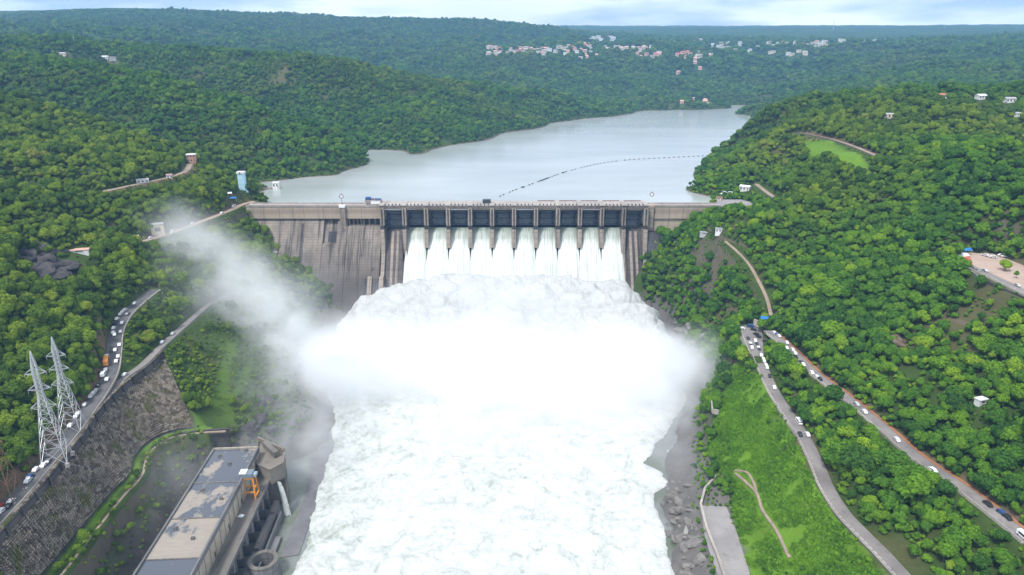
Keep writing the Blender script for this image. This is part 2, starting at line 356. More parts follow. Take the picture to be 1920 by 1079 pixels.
# (line, flat half width, blend width)
CARVE = [(ROAD_WALLTOP, 4.6, 5), (ROAD_LOWER, 3.4, 4), (ROAD_ABUT, 4.6, 6), (ROAD_LTOP, 4.0, 6), (ROAD_RLOW, 4.4, 5), (ROAD_RUP, 4.6, 6), (ROAD_PLAZA, 5, 6), (ROAD_RTOP, 5, 8), (ROAD_RSMALL, 4, 5), (PATH_STAIR, 2.0, 3), (LEDGE, 4.0, 3)]
def pip(x, y, poly):
    ins = np.zeros(len(x), bool); n = len(poly)
    for i in range(n):
        x1, y1 = poly[i]; x2, y2 = poly[(i + 1) % n]
        c = ((y1 > y) != (y2 > y)) & (x < (x2 - x1) * (y - y1) / (y2 - y1 + 1e-12) + x1); ins ^= c
    return ins
def pxpoly(pts, z): return [tuple(P(a, b, z=z)[:2]) for a, b in pts]
PLAZA_POLY = pxpoly([(1812, 474), (1862, 476), (1925, 500), (1965, 540), (1940, 560), (1868, 524), (1828, 506), (1806, 494)], 20.5)
CARPARK_POLY = pxpoly([(1378, 618), (1402, 609), (1426, 606), (1430, 630), (1432, 668), (1408, 668)], -42.3)
APRON_POLY = pxpoly([(1313, 948), (1362, 950), (1382, 1000), (1410, 1090), (1350, 1090), (1322, 1010)], -85)
LAWN_POLY = pxpoly([(1500, 256), (1560, 266), (1640, 300), (1632, 308), (1585, 292), (1550, 286), (1512, 264)], 62)
TERRACE_POLY = [(213, 683), (246, 683), (250, 700), (243, 716), (222, 716), (213, 704)]
FLATS = [(PLAZA_POLY, 20.5), (CARPARK_POLY, -42.3), (APRON_POLY, -85.0), (TERRACE_POLY, 5.6)]
def offset(line, d):
    t = np.gradient(line[:, :2], axis=0); t /= np.linalg.norm(t, axis=1)[:, None] + 1e-9
    o_ = line.copy(); o_[:, 0] += t[:, 1] * d; o_[:, 1] -= t[:, 0] * d; return o_
# stone-faced cut below the car road: top edge and foot
_k = P(150, 788, z=-30).y; _e = P(292, 660, z=-32).y
WALL_TOP = np.vstack([offset(ROAD_WALLTOP, 5.0)[ROAD_WALLTOP[:, 1] < _k], offset(ROAD_LOWER, 3.8)[(ROAD_LOWER[:, 1] > _k) & (ROAD_LOWER[:, 1] < _e)]])
WALL_FOOT = offset(LEDGE, -4.2)[:-6]
STRIP = [tuple(p[:2]) for p in WALL_TOP] + [tuple(p[:2]) for p in WALL_FOOT[::-1]]
PARA = 4.5
def height(x, y):
    shp = np.shape(x); x = np.asarray(x, float).ravel(); y = np.asarray(y, float).ravel()
    z = base_h(x, y); r = np.hypot(x, y)
    dl = np.full(len(x), 1e9)
    lines = [(seg_dist(x, y, l), w, b) for l, w, b in CARVE]
    for (d, zz), w, b in lines: dl = np.minimum(dl, d)
    near = np.clip((dl - 6) / 60, 0, 1) * np.clip((z + 90) / 25, 0, 1)
    lake = np.clip(np.abs(z - 0) / 12, .12, 1)
    n1 = fbm(x / 70, y / 70, 4); n2 = fbm(x / 420 + 5, y / 420, 3); g = 1 - np.abs(fbm(x / 520 + 31, y / 650 + 7, 4)) * 2
    far = np.clip((r - 1500) / 2500, 0, 1)
    z = z + np.clip((dl - 5) / 8, 0, 1) * np.clip((z + 88) / 8, 0, 1) * (r < 560) * 1.0 * fbm(x / 11 + 2, y / 11, 4)
    z = z + near * lake * (3.2 * n1) * (1 + 1.2 * far) + lake * far * (30 * n2 + 62 * (g - .6) + 16 * (1 - np.abs(fbm(x / 190 + 3, y / 300 + 1, 3)) * 2.4)) * np.clip((4700 - r) / 900, .10, 1)
    z = z + np.clip(-(z + 72) / 12, 0, 1) * np.clip((z + 100) / 4, 0, 1) * (fbm(x / 9, y / 9, 4) * 2.2)   # broken rock near the river
    for (d, zz), w, b in lines:
        t = np.clip((d - w) / b, 0, 1); t = t * t * (3 - 2 * t); z = np.where(d < w + b, zz - .25 + (z - zz + .25) * t, z)
    for poly, zz in FLATS:
        ring = np.array(list(poly) + [poly[0]]); ring = np.hstack([ring, np.full((len(ring), 1), zz)]); d, _ = seg_dist(x, y, ring); ins = pip(x, y, poly)
        t = np.where(ins, 0, np.clip(d / 14, 0, 1)); t = t * t * (3 - 2 * t); z = zz - .25 + (z - zz + .25) * t
    ins = pip(x, y, STRIP)
    if ins.any():
        dT, zT = seg_dist(x[ins], y[ins], WALL_TOP); dB, zB = seg_dist(x[ins], y[ins], WALL_FOOT); t = dT / (dT + dB + 1e-6); z[ins] = (zT - PARA) * (1 - t) + zB * t - .9
    ph = (x > -178) & (x < -128) & (y < 372); z = np.where(ph, np.minimum(z, -93 + np.clip((-168 - x) / 8, 0, 1) * 6), z)
    return z.reshape(shp)
def H(x, y): return float(height(np.array([x]), np.array([y]))[0])
# polar sheet: fine near the drone, coarse at the horizon
NA, NR = 620, 860
ANG = np.radians(np.linspace(-52, 52, NA)); RAD = np.exp(np.linspace(math.log(120), math.log(9000), NR))
AA, RR = np.meshgrid(ANG, RAD); TX, TY = RR * np.sin(AA), RR * np.cos(AA)
TZ = height(TX, TY)
_el = (TZ - CAM_H) / RR; HORIZ = np.maximum.accumulate(_el, axis=0)      # skyline seen from the drone, ring by ring
def visible(x, y, z, lift=10.0):
    r = np.hypot(x, y); a = np.arctan2(x, y)
    ia = np.clip(((a - ANG[0]) / (ANG[1] - ANG[0])).round().astype(int), 0, NA - 1)
    ir = np.clip(np.searchsorted(RAD, r) - 3, 0, NR - 1)
    return (z + lift - CAM_H) / r > HORIZ[ir, ia]

def ray_hit(px, py):
    """first place where the line of sight through (px, py) meets the ground"""
    u, v = (px - 960) / FPX, (py - 539.5) / FPX; fy, b = CP - v * SP, SP + v * CP
    a = math.atan2(u, fy); k = math.hypot(u, fy); ia = min(max(int(round((a - ANG[0]) / (ANG[1] - ANG[0]))), 0), NA - 1)
    zr = CAM_H - b * RAD / k; hit = np.nonzero(TZ[:, ia] >= zr)[0]
    if not len(hit): return None
    i = max(hit[0], 1); g0, g1 = zr[i-1] - TZ[i-1, ia], TZ[i, ia] - zr[i]; f = g0 / (g0 + g1 + 1e-9); r = RAD[i-1] + (RAD[i] - RAD[i-1]) * f
    x, y = r * math.sin(a), r * math.cos(a); return Vector((x, y, H(x, y)))
def hitpoly(pts):
    return [tuple(h[:2]) for h in (ray_hit(a, b) for a, b in pts) if h is not None]
# ================================================================ ground sheet and water
def m_ground():
    t = NT('ground_cover'); v = t.coord('Position'); 
    n1 = t.noise(v, .012, 5, .6); n2 = t.noise(v, .09, 6, .65); n3 = t.noise(v, .7, 5, .7)
    grass = t.mix(n2, (.018, .040, .010), (.048, .088, .018))
    grass = t.mix(t.math('MULTIPLY', n3, .4), grass, (.10, .12, .03))
    soil = t.mix(n3, (.10, .065, .04), (.19, .135, .09))
    rock = t.mix(n2, (.055, .052, .052), (.21, .195, .18))
    geo = t.n('ShaderNodeNewGeometry'); sep = t.n('ShaderNodeSeparateXYZ'); t.l(geo.outputs['Normal'], sep.inputs[0])
    pz = t.n('ShaderNodeSeparateXYZ'); t.l(geo.outputs['Position'], pz.inputs[0])
    steep = t.ramp(t.math('ADD', sep.outputs['Z'], t.math('MULTIPLY', t.math('SUBTRACT', n2, .5), .5)), [(.30, 1), (.46, 0)])
    wet = t.ramp(t.math('ADD', pz.outputs['Z'], t.math('MULTIPLY', t.math('SUBTRACT', n2, .5), 22)), [(0, 1), (1, 0)])
    mr = t.n('ShaderNodeMapRange', _From_Min=-82.0, _From_Max=-70.0, _To_Min=1.0, _To_Max=0.0); t.l(t.math('ADD', pz.outputs['Z'], t.math('MULTIPLY', t.math('SUBTRACT', n2, .5), 26)), mr.inputs['Value'])
    c = t.mix(t.ramp(n1, [(.52, 0), (.6, .8)]), grass, t.mix(.5, soil, grass))
    c = t.mix(t.math('MULTIPLY', steep, .8), c, t.mix(n1, soil, rock))
    c = t.mix(mr.outputs[0], c, rock)
    at = t.n('ShaderNodeAttribute', attribute_name='cover'); sp_ = t.n('ShaderNodeSeparateColor'); t.l(at.outputs['Color'], sp_.inputs[0])
    lush = t.mix(n2, (.060, .145, .012), (.15, .26, .022)); lush = t.mix(t.ramp(t.noise(v, .16, 6, .7), [(.56, 0), (.68, .75)]), lush, t.mix(n3, (.10, .075, .045), (.07, .11, .03)))
    stone = t.mix(n3, (.035, .033, .034), (.10, .095, .085))
    c = t.mix(sp_.outputs[0], c, lush); c = t.mix(sp_.outputs[1], c, stone); c = t.mix(sp_.outputs[2], c, soil)
    # beyond the trees one can tell apart: canopy colour and canopy relief
    dist = t.n('ShaderNodeVectorMath', operation='LENGTH'); t.l(geo.outputs['Position'], dist.inputs[0])
    fr = t.n('ShaderNodeMapRange', _From_Min=2300.0, _From_Max=3000.0); t.l(dist.outputs['Value'], fr.inputs['Value'])
    vo = t.n('ShaderNodeTexVoronoi', _Scale=.075); t.l(v, vo.inputs['Vector'])
    nf = t.noise(v, .004, 6, .6); nl = t.noise(v, .05, 4, .7)
    can = t.mix(t.ramp(nl, [(.35, 0), (.65, 1)]), (.010, .036, .010), (.058, .118, .022)); vs2 = t.n('ShaderNodeSeparateColor'); t.l(vo.outputs['Color'], vs2.inputs[0]); can = t.mix(t.math('MULTIPLY', vs2.outputs[0], .6), can, (.018, .050, .012)); can = t.mix(t.ramp(t.noise(v, .009, 6, .65), [(.40, 0), (.62, .8)]), can, (.012, .040, .012)); can = t.mix(t.ramp(nf, [(.42, 0), (.62, .5)]), can, (.060, .105, .022))
    mud = t.n('ShaderNodeMapRange', _From_Min=1.6, _From_Max=.6); t.l(t.math('ADD', t.math('ABSOLUTE', pz.outputs['Z']), t.math('MULTIPLY', n3, .6)), mud.inputs['Value']); c = t.mix(mud.outputs[0], c, (.12, .095, .07))
    c = t.mix(fr.outputs[0], c, can)
    b1 = t.n('ShaderNodeBump', _Strength=.6, _Distance=.8); t.l(n3, b1.inputs['Height'])
    hh = t.math('MULTIPLY', t.math('SUBTRACT', 1.0, vo.outputs['Distance']), fr.outputs[0])
    b2 = t.n('ShaderNodeBump', _Strength=1.0, _Distance=9.0); t.l(hh, b2.inputs['Height']); t.l(b1.outputs[0], b2.inputs['Normal'])
    return t.bsdf(c, .95, 0, .1, b2.outputs[0])
def soft_mask(polys, w):
    m = np.zeros(TX.size); x, y = TX.ravel(), TY.ravel(); near = np.nonzero(RR.ravel() < 1000)[0]
    for poly in polys:
        ins = pip(x[near], y[near], poly); ring = np.array(poly + [poly[0]]); ring = np.hstack([ring, np.zeros((len(ring), 1))]); d, _ = seg_dist(x[near], y[near], ring)
        sd = np.where(ins, d, -np.minimum(d, 99)) + fbm(x[near] / 6, y[near] / 6, 4) * w; m[near] = np.maximum(m[near], np.clip(.5 + sd / w, 0, 1))
    return m
GRASS = [hitpoly([(1425, 705), (1455, 770), (1500, 845), (1540, 930), (1590, 1000), (1690, 1110), (1420, 1110), (1385, 990), (1372, 920), (1330, 850), (1345, 760), (1375, 690)])]
TERR = [hitpoly([(425, 640), (445, 640), (430, 740), (440, 800), (400, 805), (340, 815), (330, 812), (360, 790), (400, 760), (410, 700)]), hitpoly([(455, 690), (475, 680), (455, 740), (425, 775), (420, 765), (440, 730)])]
LEDGE_GRASS = [[tuple(p[:2]) for p in offset(LEDGE, -5)] + [tuple(p[:2]) for p in offset(LEDGE, -.5)[::-1]]]
TRENCH = [[tuple(p[:2]) for p in offset(LEDGE, 9)] + [(-120, 385), (-110, 380), (-110, 90), (-220, 90)]]
UPSLOPE = [[tuple(p[:2]) for p in offset(l, s1)] + [tuple(p[:2]) for p in offset(l, s2)[::-1]] for l, s1, s2 in ((ROAD_RUP, -3, -6.5), (ROAD_WALLTOP[:70], -4.5, -9), (ROAD_ABUT, 3.2, 6.5), (ROAD_LTOP, -3, -6), (ROAD_RTOP, -3.4, -7.5))]
gmesh = grid_mesh('ground', TX, TY, TZ, m_ground())
ca = gmesh.color_attributes.new('cover', 'FLOAT_COLOR', 'POINT'); cov = np.zeros((TX.size, 4), np.float32)
cov[:, 0] = np.maximum(soft_mask(GRASS + [LAWN_POLY] + LEDGE_GRASS, 3.0), .4 * soft_mask(TERR, 5.0)); cov[:, 1] = np.maximum(soft_mask([STRIP], 2.0), soft_mask(TRENCH, 5.0) * .85); cov[:, 2] = soft_mask(UPSLOPE + [PLAZA_POLY], 2.0); cov[:, 3] = 1
ca.data.foreach_set('color', cov.ravel())
ground = link('ground', gmesh); ground['kind'] = 'structure'

def m_reservoir():
    t = NT('reservoir_water'); v = t.coord('Position'); n = t.noise(v, .004, 5, .55); w = t.noise(t.coord('Position', (1, .35, 1)), .25, 4, .6)
    c = t.mix(t.ramp(t.noise(t.coord('Position', (1, 2.6, 1)), .003, 6, .6), [(.35, 0), (.65, 1)]), (.285, .312, .308), (.375, .40, .398))
    return t.bsdf(c, .16, 0, .5, t.bump(w, .22, .25))
rx = np.linspace(-900, 1500, 50); ry = np.linspace(688, 2700, 60); RX, RY = np.meshgrid(rx, ry)
o = link('reservoir', grid_mesh('reservoir', RX, RY, np.zeros_like(RX), m_reservoir())); o['kind'] = 'structure'

def m_tail():
    t = NT('tailrace_water'); v = t.coord('Position'); n = t.noise(v, .035, 5, .6); w = t.noise(v, .5, 4, .6)
    f = t.noise(t.coord('Position', (1, .3, 1)), .2, 6, .7)
    c = t.mix(t.ramp(n, [(.4, 0), (.6, 1)]), (.105, .125, .085), (.19, .20, .20)); c = t.mix(t.ramp(f, [(.66, 0), (.72, .8)]), c, (.6, .62, .62))
    return t.bsdf(c, .22, 0, .5, t.bump(w, .3, .3))
MB().quad((-200, 100, -95.2), (140, 100, -95.2), (170, 640, -95.2), (-200, 640, -95.2)).build('tailrace', m_tail())['kind'] = 'structure'

def m_foam():
    t = NT('white_water'); v = t.coord('Position', (1, .8, 1)); d = t.noise(v, .05, 3, .5)
    wv = t.n('ShaderNodeMix', data_type='VECTOR'); 
    n1 = t.noise(v, .075, 8, .68, 1.2); n2 = t.noise(v, .22, 6, .7, 1.5)
    m = t.math('ADD', t.math('MULTIPLY', n1, .6), t.math('MULTIPLY', n2, .4))
    px = t.n('ShaderNodeSeparateXYZ'); t.l(v, px.inputs[0])
    side = t.n('ShaderNodeMapRange', _From_Min=-60.0, _From_Max=-118.0, _To_Min=0.0, _To_Max=.075); t.l(px.outputs['X'], side.inputs['Value'])   # thinner foam along the slack edge
    m = t.math('ADD', m, side.outputs[0])
    c = t.ramp(m, [(.40, (.60, .61, .61)), (.49, (.53, .545, .54)), (.57, (.44, .465, .445)), (.66, (.29, .32, .275))])
    b = t.bump(t.math('ADD', n1, t.math('MULTIPLY', n2, .5)), .8, 1.2)
    return t.bsdf(c, .55, 0, .25, b)
WY = np.arange(170, 575, 1.3); WU = np.linspace(0, 1, 190)
def edge(pts, Y, seed):
    pts = np.array([(P(a, b, z=-94.6).y, P(a, b, z=-94.6).x) for a, b in pts]); o_ = np.argsort(pts[:, 0])
    e = np.interp(Y, pts[o_, 0], pts[o_, 1])
    return e + 2.2 * fbm(Y / 11 + seed, Y * 0 + seed, 4) + .8 * fbm(Y / 2.5, Y * 0 + seed, 3)
EL = edge([(520, 1300), (525, 1110), (560, 1060), (580, 990), (586, 950), (606, 880), (622, 840), (626, 790), (600, 740), (560, 690), (590, 640)], WY, 3)
ER = edge([(1275, 1300), (1272, 1090), (1256, 1040), (1246, 990), (1225, 945), (1226, 925), (1250, 910), (1243, 885), (1205, 868), (1230, 835), (1285, 760), (1290, 700)], WY, 11)
FX = EL[:, None] * (1 - WU)[None] + ER[:, None] * WU[None]; FY = np.repeat(WY[:, None], len(WU), 1)
edge_f = np.minimum(WU, 1 - WU)[None] * (ER - EL)[:, None]
FZ = -94.6 + .9 * np.clip(edge_f / 8, 0, 1) + (2.6 * np.abs(fbm(FX / 22, FY / 13, 5, .6)) + 2.2 * fbm(FX / 46 + 4, FY / 30, 3)) * np.clip(edge_f / 10, .2, 1) - .7 * np.clip(1 - edge_f / 1.5, 0, 1)
FZ = np.where(edge_f > 2, np.maximum(FZ, -94.85), FZ); foam_m = m_foam()
link('river', grid_mesh('river', FX, FY, FZ, foam_m))['kind'] = 'structure'

# the plunging water throws up a broad white mound in front of the spillway
def m_mound():
    t = NT('spray_water'); v = t.coord('Position'); n = t.noise(v, .07, 7, .65); n2 = t.noise(v, .35, 6, .7)
    c = t.ramp(t.math('ADD', t.math('MULTIPLY', n, .6), t.math('MULTIPLY', n2, .4)), [(.42, (.74, .75, .75)), (.54, (.66, .675, .67)), (.66, (.50, .525, .49))])
    b = t.n('ShaderNodeBsdfDiffuse'); t.l(c, b.inputs['Color']); t.l(t.bump(n2, .5, 1.0), b.inputs['Normal'])
    tr = t.n('ShaderNodeBsdfTranslucent'); t.l(c, tr.inputs['Color']); s = t.n('ShaderNodeMixShader'); s.inputs[0].default_value = .42
    t.l(b.outputs[0], s.inputs[1]); t.l(tr.outputs[0], s.inputs[2]); t.l(s.outputs[0], t.out.inputs['Surface']); return t.m
mu = np.linspace(-1, 1, 420); mv = np.linspace(0, 1, 260); MU, MV = np.meshgrid(mu, mv)
half_l = 152 + 8 * np.sin(MV * 5); cx = -6 + 0 * MV
MX = cx + MU * np.where(MU < 0, 150, 143); MY = 648 - MV * 165
shoulder = np.clip(1 - np.abs(MU) ** 5, 0, 1) ** .5
ridge = np.interp(mv, [0, .06, .16, .3, .5, .75, 1], [.55, .86, 1, .93, .62, .25, -.16])[:, None]
MY = MY - 34 * np.abs(MU) ** 2.5                                    # the ends curl downstream
MZ = -96 + 45 * ridge * shoulder
gy, gx = np.gradient(MZ); ax_, ay_ = np.gradient(MX, axis=1), np.gradient(MY, axis=0)
nx_, ny_ = -gx / ax_, -gy / ay_; nl_ = np.sqrt(nx_**2 + ny_**2 + 1); nx_, ny_, nz_ = nx_ / nl_, ny_ / nl_, 1 / nl_
def billow(x, y, z, s): return np.abs(fbm((x + .35 * z) / s, (y * .8 + .9 * z) / s, 2))
bl = 9.0 * billow(MX, MY, MZ, 28) + 3.2 * billow(MX + 50, MY, MZ, 12) + 1.7 * billow(MX, MY + 9, MZ, 5.2) + .5 * billow(MX, MY, MZ, 2.4)
MX2, MY2, MZ2 = MX + nx_ * bl, MY + ny_ * bl, MZ + nz_ * bl - 2
link('spray_mound', grid_mesh('spray_mound', MX2, MY2, MZ2, m_mound()))['kind'] = 'structure'

# ---------------------------------------------------------------- drifting spray: one volume, its density a field of soft clouds
def gn_cloud(name, lo, hi, res, blobs, nscale, mat, seed=0.0):
    ng = bpy.data.node_groups.new(name, 'GeometryNodeTree'); ng.interface.new_socket('Geometry', in_out='OUTPUT', socket_type='NodeSocketGeometry')
    N = ng.nodes.new; K = ng.links.new
    def mth(op, a, b=None, c=None, clamp=False):
        m = N('ShaderNodeMath'); m.operation = op; m.use_clamp = clamp
        for i, q in enumerate((a, b, c)):
            if q is None: continue
            if hasattr(q, 'is_linked'): K(q, m.inputs[i])
            else: m.inputs[i].default_value = q
        return m.outputs[0]
    def vm(op, a, b):
        m = N('ShaderNodeVectorMath'); m.operation = op
        for i, q in enumerate((a, b)):
            if hasattr(q, 'is_linked'): K(q, m.inputs[i])
            else: m.inputs[i].default_value = q
        return m.outputs['Value'] if op == 'LENGTH' else m.outputs[0]
    pos = N('GeometryNodeInputPosition').outputs[0]
    wn = N('ShaderNodeTexNoise'); wn.inputs['Scale'].default_value = nscale * .45; wn.inputs['Detail'].default_value = 3; K(pos, wn.inputs['Vector'])
    warp = vm('MULTIPLY', vm('SUBTRACT', wn.outputs['Color'], (.5, .5, .5)), (52, 44, 36)); wp = vm('ADD', pos, warp)
    n1 = N('ShaderNodeTexNoise'); n1.inputs['Scale'].default_value = nscale; n1.inputs['Detail'].default_value = 6; n1.inputs['Roughness'].default_value = .6; n1.inputs['Distortion'].default_value = .6
    K(vm('ADD', pos, (seed, seed, 0)), n1.inputs['Vector'])
    tot = None
    for (c, r, dens, cut) in blobs:
        q = vm('DIVIDE', vm('SUBTRACT', wp, c), r); ln = vm('LENGTH', q, (0, 0, 0))
        f = mth('SUBTRACT', 1.0, ln, clamp=True); f = mth('MULTIPLY', f, f)
        nn = mth('MULTIPLY', mth('SUBTRACT', n1.outputs[0], cut), 1 / (.72 - cut), clamp=True)
        f = mth('MULTIPLY', mth('MULTIPLY', f, nn), dens * 2.5)
        tot = f if tot is None else mth('ADD', tot, f)
    vc = N('GeometryNodeVolumeCube'); K(tot, vc.inputs['Density']); vc.inputs['Min'].default_value = lo; vc.inputs['Max'].default_value = hi
    for i, a in enumerate('XYZ'): vc.inputs['Resolution ' + a].default_value = res[i]
    sm = N('GeometryNodeSetMaterial'); sm.inputs['Material'].default_value = mat
    go = N('NodeGroupOutput'); K(vc.outputs[0], sm.inputs[0]); K(sm.outputs[0], go.inputs[0])
    o = bpy.data.objects.new(name, bpy.data.meshes.new(name)); col.objects.link(o); o.data.materials.append(mat)
    md = o.modifiers.new('cloud', 'NODES'); md.node_group = ng
    return o
tm = NT('spray_mist'); pv = tm.n('ShaderNodeVolumePrincipled'); pv.inputs['Color'].default_value = (.965, .975, .99, 1); pv.inputs['Density'].default_value = 1.0; pv.inputs['Anisotropy'].default_value = 0.0
pv.inputs['Density Attribute'].default_value = 'density'; tm.l(pv.outputs[0], tm.out.inputs['Volume'])
BLOBS = [((-6, 575, -70), (170, 62, 38), .045, .34), ((0, 515, -88), (175, 78, 36), .16, .14), ((-105, 495, -84), (100, 75, 40), .14, .20), ((100, 495, -84), (72, 80, 40), .14, .20), ((0, 470, -90), (175, 85, 26), .06, .34), ((-30, 425, -92), (130, 95, 22), .035, .42), ((70, 430, -90), (90, 90, 26), .035, .44), ((-6, 612, -54), (150, 40, 22), .03, .36), ((-218, 505, -40), (105, 95, 70), .014, .38),
         ((-162, 482, -74), (84, 74, 46), .095, .26), ((-196, 505, -54), (62, 58, 46), .055, .33), ((-228, 520, -28), (58, 58, 46), .045, .36), ((-258, 535, -2), (54, 64, 46), .036, .38), ((-290, 560, 18), (44, 60, 36), .02, .42),
         ((-160, 430, -72), (80, 70, 44), .036, .38), ((-138, 380, -84), (58, 66, 32), .03, .41), ((-185, 325, -74), (44, 90, 38), .009, .42),
         ((140, 470, -76), (45, 80, 38), .05, .36), ((118, 415, -84), (42, 60, 30), .034, .40), ((106, 350, -88), (34, 60, 22), .014, .42)]
mist = gn_cloud('spray_mist', (-340, 270, -100), (200, 640, 36), (180, 124, 46), BLOBS, .026, tm.m); mist['kind'] = 'stuff'
# ================================================================ the dam
def m_concrete(name, light, dark, streak=.5, lift=1.5, stain=(.06, .055, .05), wetz=None, rough=.9):
    """weathered mass concrete: lift lines, vertical run-off streaks, blotches"""
    t = NT(name); v = t.coord('Position'); n = t.noise(v, .05, 6, .62); n2 = t.noise(v, .6, 5, .65)
    vs_ = t.coord('Position', (1, .035, .045)); st = t.noise(vs_, .36, 6, .68); bl = t.noise(v, .14, 5, .6)
    c = t.mix(t.ramp(n, [(.35, 0), (.65, 1)]), dark, light); c = t.mix(t.math('MULTIPLY', n2, .35), c, tuple(x * .72 for x in light))
    w = t.n('ShaderNodeTexWave', wave_type='BANDS', bands_direction='Z', _Scale=.314 / lift, _Distortion=.25, _Detail=2.0); t.l(v, w.inputs['Vector'])
    ll = t.ramp(w.outputs['Fac'], [(.0, .75), (.12, 0)]); c = t.mix(t.math('MULTIPLY', ll, .55), c, tuple(x * .45 for x in dark))
    c = t.mix(t.math('MULTIPLY', t.ramp(st, [(.49, 0), (.63, 1)]), streak), c, stain)
    c = t.mix(t.math('MULTIPLY', t.ramp(bl, [(.60, 0), (.70, 1)]), streak * .75), c, stain)
    if wetz:
        g = t.n('ShaderNodeSeparateXYZ'); t.l(v, g.inputs[0]); mr = t.n('ShaderNodeMapRange', _From_Min=wetz[0], _From_Max=wetz[1], _To_Min=0.0, _To_Max=.85)
        t.l(t.math('ADD', g.outputs['Z'], t.math('MULTIPLY', t.math('SUBTRACT', st, .5), 60)), mr.inputs['Value']); c = t.mix(mr.outputs[0], c, t.mix(n2, (.03, .027, .026), (.085, .072, .065)))
    return t.bsdf(c, rough, 0, .2, t.bump(t.math('ADD', n2, t.math('MULTIPLY', ll, -.4)), .5, .25))
C_WALL = m_concrete('dam_face_concrete', (.295, .255, .22), (.15, .128, .11), .9, 2.4, (.05, .045, .041), (-30, -68))
C_BAND = m_concrete('parapet_concrete', (.42, .35, .275), (.34, .28, .22), .22, 30, (.15, .115, .085))
C_PIER = m_concrete('pier_concrete', (.36, .305, .255), (.25, .21, .18), .55, 6, (.08, .07, .062))
C_CHUTE = m_concrete('wet_chute_concrete', (.115, .095, .085), (.055, .047, .045), .8, 9, (.022, .02, .021), rough=.5)
C_DECK = m_concrete('deck_concrete', (.40, .36, .33), (.30, .27, .25), .3, 20, (.12, .10, .09))
C_DARK = m_concrete('wet_and_shade_concrete', (.075, .072, .075), (.03, .03, .034), .7, 3, (.012, .012, .014), rough=.6)  # wet on the bare faces; in recesses and openings its black paints the shade
WHITE = plain('white_paint', (.74, .75, .76), .5, var=.06); STEEL = plain('gate_steel', (.16, .185, .215), .55, .35, .3, .5); STEEL_D = plain('dark_gate_steel', (.05, .06, .072), .55, .3, .3, .7)
BLUE = plain('blue_paint', (.03, .14, .42), .45, var=.15); DBLUE = plain('dark_blue_sheet', (.03, .06, .15), .5, var=.2); RED = plain('rust_red_paint', (.18, .075, .06), .7, var=.25); BLACKV = plain('black_rubber', (.02, .02, .021), .8)
DAMY = 690.0
dam = empty('dam', (0, DAMY, 6)); tag(dam, 'long beige concrete gravity dam with twelve bays of dark steel gates', 'dam')
def dpart(b, name, mat, parent=dam, smooth=False):
    o = b.build(name, mat, parent, smooth=smooth); o.matrix_parent_inverse = Matrix.Translation((0, -DAMY, -6)) if parent is dam else Matrix.Identity(4); return o
def face_y(z): return 684 - .72 * (-7 - z)                 # sloping downstream face
BAY = 22.0; BX0 = -130.0; PX = [BX0 + BAY * i for i in range(13)]
def dx(px, d=697.0): return (px - 960) / FPX * d
ledges = [465, 478, 497, 526, 551, 572, 608, 652, 679, 715]
eL = [dx(p) for p in ledges]; eL[-1] = PX[0] - 2.4
J = .16                                                     # half width of a contraction joint
for a, b in zip(eL[:-1], eL[1:]):
    zb = -104; m = MB()
    if abs(a - dx(608)) < .1:                               # the monolith with the recessed chamber
        c_ = a + 14
        m.prism([(690, -104), (690, -7.2), (face_y(-7.2) + 4.5, -7.2), (face_y(-30) + 4.5, -30), (face_y(-30), -30.2), (face_y(zb), zb)], a + J, c_)
        m.prism([(690, -104), (690, -7.2), (face_y(-7.2), -7.2), (face_y(zb), zb)], c_ + .01, b - J)
    elif abs(a - dx(652)) < .1 or abs(a - dx(679)) < .1:
        m.prism([(690, -104), (690, -14.2), (face_y(-14.2), -14.2), (face_y(zb), zb)], a + J, b - J)
    else: m.prism([(690, -104), (690, -7.2), (face_y(-7.2), -7.2), (face_y(zb), zb)], a + J, b - J)
    dpart(m, 'concrete_block', C_WALL)
    if abs(a - dx(608)) < .1: dpart(MB().prism([(face_y(-20) + 4.6, -20), (face_y(-20) + 4.3, -20), (face_y(-29.6) + 4.3, -29.6), (face_y(-29.6) + 4.6, -29.6)], a + 4.5, a + 13.6), 'recess_shade', C_DARK)  # dark plate on the recess back, its colour stands for the shade inside
    if abs(a - dx(551)) < .1: dpart(MB().prism([(face_y(-12) + .3, -12), (face_y(-12) - .1, -12), (face_y(-50) - .1, -50), (face_y(-50) + .3, -50)], b - 3.2, b - .6), 'dark_streak', C_DARK)  # thin dark strip laid on the face as a stain streak, nothing hollowed out
for a, b in zip(eL[:-1], eL[1:]): dpart(MB().box(a + J * .8, b - J * .8, 680.6, 690, -7, 5.0), 'parapet_panel', C_BAND)
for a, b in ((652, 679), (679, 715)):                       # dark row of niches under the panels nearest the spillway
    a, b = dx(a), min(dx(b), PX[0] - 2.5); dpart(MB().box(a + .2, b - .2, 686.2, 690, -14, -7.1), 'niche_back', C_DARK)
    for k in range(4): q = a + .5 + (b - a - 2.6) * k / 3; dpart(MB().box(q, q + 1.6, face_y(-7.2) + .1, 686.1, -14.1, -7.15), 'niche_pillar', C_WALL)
xL, xR = eL[0], dx(1348)
dpart(MB().box(xL, PX[0], 680.2, 692.4, 5.05, 6.0), 'crest_road', C_DECK)
dpart(MB().box(xL, PX[0] - 2.4, 680.0, 680.5, 6.05, 7.2), 'coping', C_DECK); dpart(MB().box(xL, PX[0] - 2.4, 692.0, 692.5, 6.05, 7.2), 'coping', C_DECK)
